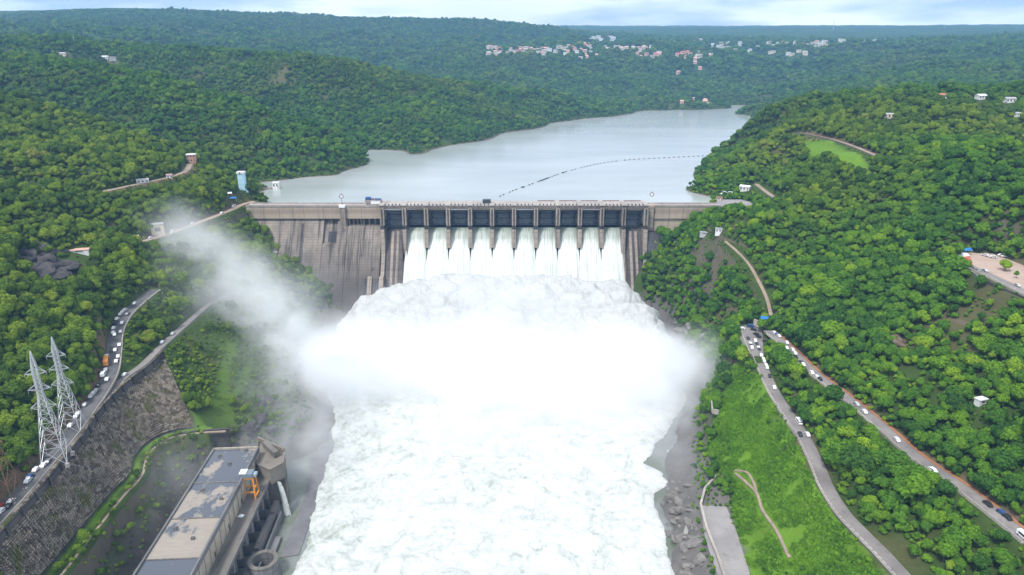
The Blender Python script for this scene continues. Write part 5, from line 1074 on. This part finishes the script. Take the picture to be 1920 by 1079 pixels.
for x0_, x1_, y0_, y1_, n, ks, word in TC:
    for k in range(n):
        h_ = ray_hit(rt.uniform(x0_, x1_), rt.uniform(y0_, y1_))
        if h_ is None or h_.z < 2: continue
        wm, rm, wn_, w, look = kinds[rt.choice(ks)]; o = empty('town_house', (h_.x, h_.y, h_.z + 2.5), rt.uniform(-.5, .5)); o.scale = (rt.uniform(.8, 1.2),) * 3; tag(o, look + ' ' + word, 'house', 'houses ' + word); inst('wall', wm, o); inst('roof', rm, o)
        for q in (-.3, 0, .3): inst('window', wn_, o, (q * w, 0, 0))
        TOWN_H.append((h_.x, h_.y))
h_ = ray_hit(1335, 95); o = empty('water_tower', h_); tag(o, 'slender white water tower in the middle of the hilltop town', 'tower'); MB().tube((0, 0, -5), (0, 0, 26), 5, 5, 10).build('shaft', HM['white'], o); MB().tube((0, 0, 26), (0, 0, 35), 8, 8, 12).build('tank', HM['white'], o)
h_ = P(1312, 198, z=1.5); house('landing_hall', (h_.x, h_.y, 1.5), .05, 60, 12, 8, 'white', 'white', 'long white landing hall on the far shore', 'building', nwin=8)

# ================================================================ floating boom across the reservoir
bl_ = smooth_line([P(a, b_, z=.2)[:] for a, b_ in ((938, 368), (962, 358), (990, 348), (1020, 337), (1050, 326), (1085, 316), (1130, 306), (1180, 300), (1250, 296), (1310, 293), (1366, 289))], 8.5)
fb = empty('floating_boom', tuple(bl_[0])); tag(fb, 'curving line of dark floats across the reservoir', 'boom'); FLOATM = plain('boom_float', (.07, .07, .07), .7); b = MB()
for p, q in zip(bl_[:-1], bl_[1:]): b.bar(p - bl_[0], q - bl_[0], .05)
b.build('cable', FLOATM, fb); fm = MB().tube((-1.2, 0, 0), (1.2, 0, 0), .7, .7, 8).mesh('float', FLOATM); fm2 = MB().tube((-2.6, 0, .1), (2.6, 0, .1), .95, .95, 8).mesh('float', FLOATM)
for i in range(0, len(bl_), 1):
    if random.random() < .12: continue
    d = bl_[min(i + 1, len(bl_) - 1)] - bl_[max(i - 1, 0)]; inst('float', fm2 if i in (7, 8, 13, 14, 15, 21) else fm, fb, tuple(bl_[i] - bl_[0]), math.atan2(d[1], d[0]) + random.uniform(-.3, .3))
# ================================================================ rocks
ROCK = NT('rock'); 
def m_rock(name, a, b_):
    t = NT(name); v = t.coord('Position'); n = t.noise(v, .25, 6, .65); n2 = t.noise(v, 1.1, 6, .7); c = t.mix(t.ramp(n, [(.35, 0), (.65, 1)]), a, b_); c = t.mix(t.math('MULTIPLY', n2, .45), c, tuple(x * .5 for x in a)); return t.bsdf(c, .9, 0, .2, t.bump(n2, .8, .4))
R_GREY = m_rock('grey_river_rock', (.13, .12, .115), (.27, .25, .23)); R_BROWN = m_rock('brown_rock', (.12, .085, .065), (.24, .18, .14)); R_DARK = m_rock('dark_cliff_rock', (.045, .042, .045), (.11, .10, .10))
def rock_mesh(seed, mat):
    r_ = random.Random(seed); bm = bmesh.new(); bmesh.ops.create_icosphere(bm, subdivisions=2, radius=1)
    for v in bm.verts:
        n = v.co.normalized(); k = 1 + .28 * math.sin(n.x * 3.1 + seed) * math.cos(n.y * 2.7 + seed * 2) + r_.uniform(-.10, .10); v.co = Vector((n.x * 1.25, n.y * .9, n.z * .75)) * k; v.co.z = max(-.6, min(.55, v.co.z))
    me = bpy.data.meshes.new('rock'); bm.to_mesh(me); bm.free(); me.materials.append(mat); return me
def rocks(area, n, s0, s1, mat, label, group, seed):
    ms = [rock_mesh(seed + k, mat) for k in range(5)]; r_ = random.Random(seed); poly = area; xs = [p[0] for p in poly]; ys = [p[1] for p in poly]; k = 0; tries = 0; words = ('large', 'broad', 'squat', 'angular', 'small')
    while k < n and tries < 4000:
        tries += 1; px, py = r_.uniform(min(xs), max(xs)), r_.uniform(min(ys), max(ys))
        if not pip(np.array([px]), np.array([py]), poly)[0]: continue
        h_ = ray_hit(px, py)
        if h_ is None: continue
        q = r_.random() ** 2; s = s0 + (s1 - s0) * q; i = r_.randrange(5); o = inst('boulder', ms[i], None, (h_.x, h_.y, h_.z + s * .15), r_.uniform(0, 6.28), (s * r_.uniform(.8, 1.4), s, s * r_.uniform(.6, 1.1))); o.rotation_euler = (r_.uniform(-.4, .4), r_.uniform(-.4, .4), r_.uniform(0, 6.28))
        tag(o, ('large' if q > .4 else 'small') + ' ' + label, 'rock', group); k += 1
rocks([(1262, 590), (1290, 600), (1345, 655), (1330, 690), (1285, 660)], 34, 1.6, 6.0, R_GREY, 'grey boulder on the rocky shore beside the white spray', 'boulders by the spray', 3)
rocks([(1250, 905), (1300, 900), (1300, 960), (1330, 1079), (1275, 1079), (1240, 960)], 44, 1.0, 3.6, R_GREY, 'grey wet boulder on the bank below the concrete apron', 'boulders below the apron', 21)
rocks([(52, 472), (90, 468), (140, 490), (138, 515), (95, 520), (55, 500)], 22, 3.0, 8.0, R_DARK, 'dark rock of the cliff outcrop on the left hillside', 'rocks of the left cliff', 41)
rocks([(1660, 625), (1720, 630), (1720, 665), (1670, 660)], 10, 1.6, 4.5, R_BROWN, 'brown rock of the outcrop on the right hillside', 'rocks of the right outcrop', 61)
rocks([(440, 800), (480, 815), (560, 800), (600, 760), (540, 720), (480, 760)], 16, 2, 5.5, R_DARK, 'dark wet boulder in the mist by the powerhouse', 'boulders in the mist', 81)
# ================================================================ trees
def m_leaf(name, cool=0.0):
    t = NT(name); oi = t.n('ShaderNodeObjectInfo'); sx = t.n('ShaderNodeSeparateXYZ'); t.l(oi.outputs['Location'], sx.inputs[0])
    ns = t.noise(oi.outputs['Location'], .013, 5, .65); nb = t.noise(oi.outputs['Location'], .004, 3, .5)
    f = t.math('ADD', t.math('MULTIPLY', oi.outputs['Random'], .62), t.math('MULTIPLY', t.ramp(ns, [(.32, 0), (.68, 1)]), .38))
    c = t.ramp(f, [(.03, (0.030, 0.074, 0.021)), (.28, (0.053, 0.142, 0.024)), (.52, (0.106, 0.242, 0.024)), (.74, (0.163, 0.311, 0.023)), (.88, (0.265, 0.415, 0.027)), (.965, (0.140, 0.177, 0.052)), (.99, (0.243, 0.177, 0.085))])
    olive = t.ramp(f, [(.03, (0.045, 0.084, 0.018)), (.35, (0.098, 0.160, 0.024)), (.62, (0.184, 0.261, 0.028)), (.86, (0.279, 0.336, 0.040)), (.97, (0.243, 0.194, 0.079))])
    # the drier near hill on the left carries yellower scrub
    left = t.math('MULTIPLY', t.math('LESS_THAN', sx.outputs['X'], -150.0), t.math('LESS_THAN', t.math('ADD', sx.outputs['Y'], t.math('MULTIPLY', sx.outputs['X'], .33)), 700.0))
    c = t.mix(t.math('MAXIMUM', t.ramp(nb, [(.50, 0), (.64, .8)]), t.math('MULTIPLY', left, .75)), c, olive)
    c = t.mix(t.ramp(t.noise(oi.outputs['Location'], .021, 4, .6), [(.63, 0), (.70, .65)]), c, (.125, .115, .062))
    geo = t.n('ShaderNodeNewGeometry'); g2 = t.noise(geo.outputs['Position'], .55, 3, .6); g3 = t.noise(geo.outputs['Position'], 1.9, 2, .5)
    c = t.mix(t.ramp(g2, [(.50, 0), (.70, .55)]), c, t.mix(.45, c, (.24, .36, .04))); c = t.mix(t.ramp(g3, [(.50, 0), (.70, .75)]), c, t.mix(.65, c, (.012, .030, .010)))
    if cool: c = t.mix(cool, c, (.040, .095, .032))
    d = t.n('ShaderNodeBsdfDiffuse'); t.l(c, d.inputs['Color']); tr = t.n('ShaderNodeBsdfTranslucent'); t.l(t.mix(.4, c, (.10, .20, .02)), tr.inputs['Color'])
    s = t.n('ShaderNodeMixShader'); s.inputs[0].default_value = .28; t.l(d.outputs[0], s.inputs[1]); t.l(tr.outputs[0], s.inputs[2]); t.l(s.outputs[0], t.out.inputs['Surface']); return t.m
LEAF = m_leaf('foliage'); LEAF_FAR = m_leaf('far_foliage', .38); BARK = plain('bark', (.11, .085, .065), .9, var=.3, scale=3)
def crown_arrays(seed, n_leaf, blobs, spread, hgt, leaf, flat=1.12):
    """leaf-clump quads over the surface of a cluster of lobes; unit: metres, base of the trunk at the origin"""
    r = np.random.default_rng(seed); cs = []
    for i in range(blobs):
        a = r.uniform(0, 2 * math.pi); q = math.sqrt(r.uniform(0, 1)) * spread * .68
        zc = hgt * (.36 + .46 * (1 - (q / spread) ** 2) * r.uniform(.55, 1.1)); cs.append((q * math.cos(a), q * math.sin(a), zc, spread * r.uniform(.26, .56)))
    cs.append((0, 0, hgt * .66, spread * .55)); cs = np.array(cs)
    w = cs[:, 3] ** 2; k = r.choice(len(cs), n_leaf, p=w / w.sum())
    v = r.normal(size=(n_leaf, 3)); v[:, 2] = np.abs(v[:, 2]) * 1.0 - .35 * r.uniform(0, 1, n_leaf); v /= np.linalg.norm(v, axis=1)[:, None]
    rad = cs[k, 3] * r.uniform(.80, 1.18, n_leaf)
    p = cs[k, :3] + v * rad[:, None] * np.array([1, 1, flat])
    nrm = v + r.normal(size=(n_leaf, 3)) * .36; nrm /= np.linalg.norm(nrm, axis=1)[:, None]
    t1 = np.cross(nrm, r.normal(size=(n_leaf, 3))); t1 /= np.linalg.norm(t1, axis=1)[:, None]; t2 = np.cross(nrm, t1)
    s = leaf * r.uniform(.6, 1.25, n_leaf)[:, None]; e = r.uniform(.65, 1, n_leaf)[:, None]
    bend = nrm * s * .18
    co = np.stack([p - t1*s - t2*s*e*.4, p + t1*s*.2 - t2*s*e - bend, p + t1*s + t2*s*e*.4, p - t1*s*.2 + t2*s*e - bend], 1).reshape(-1, 3)
    fa = [tuple(q) for q in np.arange(4 * n_leaf).reshape(-1, 4)]; off = len(co); cores = []
    for (x, y, z, q) in cs:                                      # twiggy, leafy inside of each lobe
        jit = 1 + r.normal(0, .10, len(ICO_V))[:, None]; cores.append(ICO_V * jit * q * .80 * np.array([1, 1, flat]) + np.array([x, y, z])); fa += [tuple(off + i for i in f) for f in ICO_F]; off += len(ICO_V)
    return np.vstack([co] + cores), fa
_bm = bmesh.new(); bmesh.ops.create_icosphere(_bm, subdivisions=2, radius=1); ICO_V = np.array([v.co[:] for v in _bm.verts]); ICO_F = [tuple(v.index for v in f.verts) for f in _bm.faces]; _bm.free()
def trunk_mb(seed, spread, hgt):
    r = random.Random(seed); b = MB(); x = r.uniform(-.3, .3); top = (x, r.uniform(-.3, .3), hgt * .5)
    b.tube((0, 0, -1.2), top, .05 * spread + .06, .032 * spread, 6)
    for i in range(4):
        a = i * 1.57 + r.uniform(-.5, .5); b.tube((top[0] * .8, top[1] * .8, hgt * .4), (math.cos(a) * spread * .55, math.sin(a) * spread * .55, hgt * r.uniform(.58, .72)), .026 * spread, .01 * spread, 4)
    return b
def py_mesh(name, co, f):
    me = bpy.data.meshes.new(name); me.from_pydata(co.tolist(), [], f); me.update(); me.materials.append(LEAF); return me
def tree_pair(i, n_leaf, blobs, spread, hgt, leaf, flat=1.12):
    co, f = crown_arrays(100 + i, n_leaf, blobs, spread, hgt, leaf, flat)
    return py_mesh('crown', co, f), trunk_mb(i, spread, hgt).mesh('trunk', BARK)
def joined(name, crown_co, crown_f, tb, leaf=None):
    co = np.vstack([crown_co, np.array(tb.v)]); off = len(crown_co)
    me = bpy.data.meshes.new(name); me.from_pydata(co.tolist(), [], list(crown_f) + [tuple(off + k for k in f) for f in tb.f]); me.update()
    me.materials.append(leaf or LEAF); me.materials.append(BARK); idx = [0] * len(crown_f) + [1] * len(tb.f); me.polygons.foreach_set('material_index', idx); return me
#            leaves lobes spread height leaf
KINDS = [(820, 8, 4.2, 9.2, .54), (700, 6, 3.5, 9.8, .53), (1040, 10, 5.2, 10.4, .58), (560, 5, 3.0, 7.4, .50), (760, 7, 4.6, 8.2, .54), (920, 9, 4.4, 11.4, .56)]
SHRUBS = [(380, 4, 2.0, 2.6, .45), (300, 3, 1.6, 2.0, .42)]
src_near = bpy.data.collections.new('forest_sources'); src_far = bpy.data.collections.new('far_forest_sources')
for i, k in enumerate(KINDS + SHRUBS):
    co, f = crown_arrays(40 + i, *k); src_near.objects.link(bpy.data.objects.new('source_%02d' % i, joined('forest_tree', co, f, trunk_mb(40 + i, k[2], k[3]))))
for i, k in enumerate(KINDS[:5]):
    co, f = crown_arrays(70 + i, 170, k[1], k[2] * 1.02, k[3], .9); src_far.objects.link(bpy.data.objects.new('source_%02d' % i, joined('far_forest_tree', co, f, trunk_mb(70 + i, k[2], k[3]), LEAF_FAR)))
def gn_forest(name, pts, rot, scl, idx, src):
    me = bpy.data.meshes.new(name); me.vertices.add(len(pts)); me.vertices.foreach_set('co', pts.astype(np.float32).ravel())
    for nm, typ, arr in (('rot', 'FLOAT_VECTOR', rot), ('scl', 'FLOAT', scl), ('idx', 'INT', idx)):
        a = me.attributes.new(nm, typ, 'POINT')
        a.data.foreach_set('vector' if typ == 'FLOAT_VECTOR' else 'value', np.ascontiguousarray(arr, dtype=np.int32 if typ == 'INT' else np.float32).ravel())
    ng = bpy.data.node_groups.new(name, 'GeometryNodeTree'); ng.interface.new_socket('Geometry', in_out='INPUT', socket_type='NodeSocketGeometry'); ng.interface.new_socket('Geometry', in_out='OUTPUT', socket_type='NodeSocketGeometry')
    N = ng.nodes.new; K = ng.links.new; gi, go = N('NodeGroupInput'), N('NodeGroupOutput')
    ci = N('GeometryNodeCollectionInfo'); ci.inputs['Collection'].default_value = src; ci.inputs['Separate Children'].default_value = True; ci.inputs['Reset Children'].default_value = True
    def at(nm, t):
        a = N('GeometryNodeInputNamedAttribute'); a.data_type = t; a.inputs['Name'].default_value = nm; return a.outputs[0]
    ip = N('GeometryNodeInstanceOnPoints'); ip.inputs['Pick Instance'].default_value = True
    er = N('FunctionNodeEulerToRotation'); K(at('rot', 'FLOAT_VECTOR'), er.inputs[0])
    K(gi.outputs[0], ip.inputs['Points']); K(ci.outputs[0], ip.inputs['Instance']); K(at('idx', 'INT'), ip.inputs['Instance Index']); K(er.outputs[0], ip.inputs['Rotation']); K(at('scl', 'FLOAT'), ip.inputs['Scale'])
    K(ip.outputs[0], go.inputs[0])
    o = bpy.data.objects.new(name, me); col.objects.link(o); md = o.modifiers.new('trees', 'NODES'); md.node_group = ng; o['kind'] = 'stuff'; return o

# where trees may stand
NEAR_LINES = [(ROAD_WALLTOP, 5.4), (ROAD_LOWER, 4.4), (ROAD_ABUT, 5.2), (ROAD_LTOP, 5), (ROAD_RLOW, 4.6), (ROAD_RUP, 5.0), (ROAD_PLAZA, 6), (ROAD_RTOP, 6), (ROAD_RSMALL, 5), (PATH_STAIR, 2.6), (PATH_GRASS, 3), (LEDGE, 4.6)]
BARE = [STRIP]
TRENCH = [[tuple(p[:2]) for p in LEDGE] + [(-120, 385), (-110, 380), (-110, 90), (-220, 90)]]
CLEAR = []          # (x, y, r) kept open around buildings and in front of them, filled from OPEN_PX
for px, py, r in ((1412, 604, 6), (85, 492, 15), (110, 502, 13), (62, 484, 11), (1690, 640, 6), (1340, 775, 4), (1400, 825, 4), (1838, 250, 6), (1530, 445, 4), (1812, 480, 8), (35, 905, 5), (80, 862, 6), (118, 803, 6)):
    p = ray_hit(px, py + (4 if py > 300 else 1)); CLEAR.append((p.x, p.y, r, 1.6))
for hx, hy, r, h in HOUSES: CLEAR.append((hx, hy, r, 1.0 + (60.0 if h > 20 or hy > 770 else 18.0) / r))
CLEAR.append((232, 694, 17, 2.0))
for px, py in ((1818, 528), (1845, 545), (1880, 558)): p = ray_hit(px, py); CLEAR.append((p.x, p.y, 6, 2.2))
def candidates(r0, r1, s, amax=47):
    n = int(2 * r1 / s) + 2; gx, gy = np.meshgrid(np.arange(-n, n) * s, np.arange(0, int(r1 / s) + 2) * s)
    x = (gx + s * .5 * (np.arange(gy.shape[0]) % 2)[:, None] + rng.uniform(-.42, .42, gx.shape) * s).ravel(); y = (gy + rng.uniform(-.42, .42, gx.shape) * s).ravel()
    r = np.hypot(x, y); m = (r > r0) & (r <= r1) & (np.abs(np.degrees(np.arctan2(x, y))) < amax); x, y = x[m], y[m]
    # quick look at the sheet for height and sight line, exact height for the survivors
    ia = np.clip(((np.arctan2(x, y) - ANG[0]) / (ANG[1] - ANG[0])).round().astype(int), 0, NA - 1); ir = np.clip(np.searchsorted(RAD, np.hypot(x, y)), 0, NR - 1)
    z = TZ[ir, ia]; m = visible(x, y, z, 13.0) & ((z > .4) | (y < 684)) & (z > -88)
    x, y = x[m], y[m]; z = height(x, y)
    m = ((z > .25) | (y < 680)) & (z > -86); x, y, z = x[m], y[m], z[m]
    scale = np.ones(len(x)); rr = np.hypot(x, y)
    for line, w in NEAR_LINES:
        d, zz = seg_dist(x, y, line)
        near = d < 39
        if near.any():
            i = np.nonzero(near)[0]; D = np.hypot(x[i][:, None] - line[None, :, 0], y[i][:, None] - line[None, :, 1]); j = D.argmin(1)
            front = np.hypot(line[j, 0], line[j, 1]) > rr[i] - 1                     # stands between the drone and the road
            lim = np.where(front, np.clip((d[i] - w + 2.0 + np.maximum(zz[i] - z[i], 0) * .75) / np.where(rr[i] > 520, 24, 13), .16, 1), np.clip((d[i] - w + 4.5) / 6, .5, 1))
            scale[i] = np.minimum(scale[i], lim)
        scale[d < w] = 0
    for poly, zz in FLATS: scale[pip(x, y, poly)] = 0
    for poly in BARE:
        g = pip(x, y, poly); scale[g] = np.where(rng.random(g.sum()) < .10, .22, 0)
    for poly in TRENCH:
        g = pip(x, y, poly); nl_g = seg_dist(x[g], y[g], LEDGE)[0] < 19; scale[g] = np.where((rng.random(g.sum()) < np.where(nl_g, .9, .3)) & (z[g] > -88), np.where(nl_g, .42, .28) + .2 * rng.random(g.sum()), 0)
    scale[pip(x, y, LAWN_POLY)] = 0
    for poly in GRASS:
        g = pip(x, y, poly); up_ = np.clip((y[g] - 300) / 130, 0, 1); clump = fbm(x[g] / 14 + 9, y[g] / 14, 3) > .28 - .5 * up_; scale[g] = np.where(clump & (rng.random(g.sum()) < .7), .2 + .3 * rng.random(g.sum()), 0)
    for poly in TERR:
        g = pip(x, y, poly); scale[g] = np.where(rng.random(g.sum()) < .12, .25, 0)
    tx = (x > -235) & (x < -140) & (y > 375) & (y < 500); scale[tx] *= .45
    if len(TOWN_H):
        for hx, hy in TOWN_H: dd = np.hypot(x - hx, y - hy); scale[(dd < 15) | ((dd < 75) & (np.abs(x * hy - y * hx) / math.hypot(hx, hy) < 11) & (y < hy))] = 0
    for cx_, cy2, r_, k_ in CLEAR:
        d = np.hypot(x - cx_, y - cy2); rc = math.hypot(cx_, cy2); side = np.abs(x * cy2 - y * cx_) / rc; fr = (np.hypot(x, y) < rc) & (d < r_ * k_) & (side < r_ * .8); scale[d < r_ * .8] = 0; scale[fr] = np.minimum(scale[fr], .22)
    scale[(np.abs(y - 660) < 48) & (x > -150) & (x < 131)] = 0
    scale[(y > 676) & (y < 700) & (x > -266) & (x < 214)] = 0
    low = np.clip((z + 90) / 14, .3, 1); low = np.where(y > 680, np.clip((z + 6) / 12, .5, 1), low); scale *= low
    m = scale > .05; return x[m], y[m], z[m], scale[m]
def place(r0, r1, s, big):
    x, y, z, sc = candidates(r0, r1, s); n = len(x)
    patch = fbm(x / 38 + 3, y / 38, 3); gap = ((patch < -.42) & (rng.random(n) < .6)) | (rng.random(n) < .06)
    sc = sc * big * np.clip(np.exp(rng.normal(-.12, .27, n)), .45, 1.75) * (1 + .3 * patch); m = ~gap
    x, y, z, sc = x[m], y[m], z[m], sc[m]; return x, y, z, sc
xa, ya, za, sa = place(150, 950, 4.5, .80)
xb, yb, zb, sb = place(950, 1700, 5.9, .96)
xc, yc, zc_, sc_ = place(1700, 2900, 8.2, 1.18)
xd, yd, zd, sd_ = place(2900, 3900, 13.5, 1.7)
xe, ye, ze, se_ = place(3900, 4900, 14, 1.35); xd, yd, zd, sd_ = (np.concatenate(q) for q in ((xd, xe), (yd, ye), (zd, ze), (sd_, se_)))
# steep ground is wooded as densely as level ground
xs_, ys_, zs_, ss_ = place(150, 800, 4.2, .85); e_ = 2.0; sl_ = np.hypot(height(xs_ + e_, ys_) - zs_, height(xs_, ys_ + e_) - zs_) / e_; m_ = (sl_ > .62) & ~pip(xs_, ys_, STRIP) & ~pip(xs_, ys_, TRENCH[0]) & ~pip(xs_, ys_, GRASS[0]); xa, ya, za, sa = (np.concatenate([p_, q_[m_]]) for p_, q_ in ((xa, xs_), (ya, ys_), (za, zs_), (sa, ss_)))
xu, yu, zu, su = place(150, 820, 3.7, 1.0)
print('UNDER', len(xu), len(xd)); print('TREES near', len(xa), 'mid', len(xb), 'far', len(xc))
def rots(n): return np.stack([rng.normal(0, .06, n), rng.normal(0, .06, n), rng.uniform(0, 6.283, n)], -1)
# the 300 that show largest stand as trees of their own, the rest is one wood
pxs, pys, dep = project(xa, ya, za + 4 * sa)
size = sa / dep * np.where((pxs > 5) & (pxs < 1915) & (pys > 5) & (pys < 1110) & visible(xa, ya, za, 6), 1, 0) * np.where(sa > .6, 1, .4)
own = np.argsort(-size)[:300]; rest = np.setdiff1d(np.arange(len(xa)), own)
pairs = [tree_pair(i, *k) for i, k in enumerate(KINDS)]
LOOK = ['round-crowned green tree', 'slender upright green tree', 'broad spreading green tree', 'narrow-crowned green tree', 'wide flat-topped green tree', 'tall full-crowned green tree']
MARKS = [(P(86, 858, z=-29), 'beside the nearer white lattice tower'), (P(118, 800, z=-28), 'beside the farther white lattice tower'), (P(15, 925, z=-28), 'by the rust brown lattice tower'), (P(198, 683, z=-25), 'above the orange bus'), (P(20, 720, z=0), 'high on the slope behind the lattice towers'),
         (P(1440, 640, z=-39), 'between the car park and the upper road'), (P(1530, 760, z=-40), 'on the strip between the two roads near the parked cars'), (P(1600, 900, z=-42), 'midway along the strip between the two roads'), (P(1700, 1000, z=-42), 'low on the strip where the two roads part'), (P(1850, 1050, z=-38), 'below the upper road by its low parapet'),
         (P(1640, 740, z=-25), 'above the pair of cars on the upper road'), (P(1760, 830, z=-22), 'on the hillside above the red-earth verge'), (P(1900, 920, z=-20), 'above the two dark cars on the upper road'), (P(1850, 755, z=-6), 'around the white shelter among the trees'), (P(1900, 640, z=4), 'on the hillside under the viewpoint wall'), (P(1700, 650, z=-4), 'around the brown rock outcrop'), (P(1930, 780, z=0), 'high above the upper road')]
def where_word(x, y, z): return min(MARKS, key=lambda m: (m[0].x - x) ** 2 + (m[0].y - y) ** 2)[1]
for j in own:
    k = int(rng.integers(0, len(KINDS))); o = empty('hillside_tree', (xa[j], ya[j], za[j]), rng.uniform(0, 6.28)); s = float(sa[j]); o.scale = (s * rng.uniform(.9, 1.1), s * rng.uniform(.9, 1.1), s * rng.uniform(.9, 1.12))
    w = where_word(xa[j], ya[j], za[j]).replace('on the strip between the two roads near the parked cars', 'between the two roads near the parked cars').replace('midway along the strip', 'midway'); tag(o, ('large ' if s > 1.12 else 'small ' if s < .8 else '') + LOOK[k] + ' ' + w, 'tree', 'trees ' + w)
    inst('crown', pairs[k][0], o); inst('trunk', pairs[k][1], o)
p_ = P(1884, 508, z=20.5); o = empty('plaza_tree', (p_.x, p_.y, 20.5)); o.scale = (.85, .85, .85); tag(o, 'bright green tree standing alone on the viewpoint plaza', 'tree'); inst('crown', pairs[4][0], o); inst('trunk', pairs[4][1], o)
p_ = P(1905, 522, z=20.5); o = empty('plaza_tree', (p_.x, p_.y, 20.5)); o.scale = (.6, .6, .6); tag(o, 'smaller green tree beside the lone plaza tree', 'tree'); inst('crown', pairs[3][0], o); inst('trunk', pairs[3][1], o)
xa, ya, za, sa = xa[rest], ya[rest], za[rest], sa[rest]
n = len(xa); ix = rng.integers(0, len(KINDS), n); ix = np.where(sa < .42, len(KINDS) + rng.integers(0, 2, n), ix); sa = np.where(ix >= len(KINDS), np.clip(sa * 2.4, .5, 1.3), sa)
gn_forest('near_woodland', np.stack([xa, ya, za], -1), rots(n), sa, ix, src_near)
xf, yf, zf, sf = np.concatenate([xb, xc, xd]), np.concatenate([yb, yc, yd]), np.concatenate([zb, zc_, zd]), np.concatenate([sb, sc_, sd_])
gn_forest('far_woodland', np.stack([xf, yf, zf], -1), rots(len(xf)), sf, rng.integers(0, 5, len(xf)), src_far)

su = np.clip(su * 1.25, .4, 1.5) * rng.uniform(.7, 1.3, len(xu)); gn_forest('undergrowth', np.stack([xu, yu, zu], -1), rots(len(xu)), su, len(KINDS) + rng.integers(0, 2, len(xu)), src_near)

# long grass on the open bank
def m_tuft():
    t = NT('long_grass'); oi = t.n('ShaderNodeObjectInfo'); n = t.noise(oi.outputs['Location'], .06, 5, .65); f = t.math('ADD', t.math('MULTIPLY', oi.outputs['Random'], .4), t.math('MULTIPLY', t.ramp(n, [(.3, 0), (.7, 1)]), .6))
    c = t.ramp(f, [(.1, (.060, .145, .014)), (.45, (.115, .255, .018)), (.75, (.175, .345, .022)), (.95, (.22, .32, .05))]); return t.bsdf(c, .9, 0, .1)
TUFT = m_tuft(); src_grass = bpy.data.collections.new('grass_sources')
for i in range(3):
    r_ = np.random.default_rng(300 + i); n_b = 46; a_ = r_.uniform(0, 6.283, n_b); q_ = np.sqrt(r_.uniform(0, 1, n_b)) * 1.1; bx_, by_ = q_ * np.cos(a_), q_ * np.sin(a_); hh_ = r_.uniform(.35, .9, n_b) * (1.15 - q_ * .6); ln = r_.normal(0, .35, (n_b, 2)); w_ = .16; tx_, ty_ = -np.sin(a_) * w_, np.cos(a_) * w_
    co = np.stack([np.stack([bx_ - tx_, by_ - ty_, 0 * bx_ - .1], -1), np.stack([bx_ + tx_, by_ + ty_, 0 * bx_ - .1], -1), np.stack([bx_ + ln[:, 0] + tx_ * .5, by_ + ln[:, 1] + ty_ * .5, hh_], -1), np.stack([bx_ + ln[:, 0] - tx_ * .5, by_ + ln[:, 1] - ty_ * .5, hh_], -1)], 1).reshape(-1, 3)
    src_grass.objects.link(bpy.data.objects.new('source_%02d' % i, np_mesh('grass_tuft', co, np.arange(4 * n_b).reshape(-1, 4), TUFT)))
gp_ = np.array(GRASS[0]); lo_, hi_ = gp_.min(0), gp_.max(0); n_ = int((hi_[0] - lo_[0]) * (hi_[1] - lo_[1]) / .6)
gx_, gy_ = rng.uniform(lo_[0], hi_[0], n_), rng.uniform(lo_[1], hi_[1], n_); m_ = pip(gx_, gy_, GRASS[0]) & (fbm(gx_ / 9, gy_ / 9, 4) > -.30)
for l_, w_ in ((PATH_GRASS, 1.6), (ROAD_RLOW, 5.2), (cl, 1.5)): m_ &= seg_dist(gx_, gy_, l_)[0] > w_
m_ &= ~pip(gx_, gy_, APRON_POLY); gx_, gy_ = gx_[m_], gy_[m_]; gz_ = height(gx_, gy_); print('TUFTS', len(gx_))
gn_forest('long_grass', np.stack([gx_, gy_, gz_], -1), rots(len(gx_)), rng.uniform(.6, 1.5, len(gx_)) * (1 + .5 * fbm(gx_ / 12, gy_ / 12, 3)), rng.integers(0, 3, len(gx_)), src_grass)
# ================================================================ haze over the whole valley
th = NT('haze_air'); hv = th.n('ShaderNodeVolumePrincipled'); hv.inputs['Color'].default_value = (.30, .58, 1.0, 1); hv.inputs["Density"].default_value = 0.00008; hv.inputs['Anisotropy'].default_value = 0.0
th.l(hv.outputs[0], th.out.inputs['Volume'])
MB().box(-10500, 10500, -400, 9300, -130, 760).build('haze', th.m)['kind'] = 'stuff'
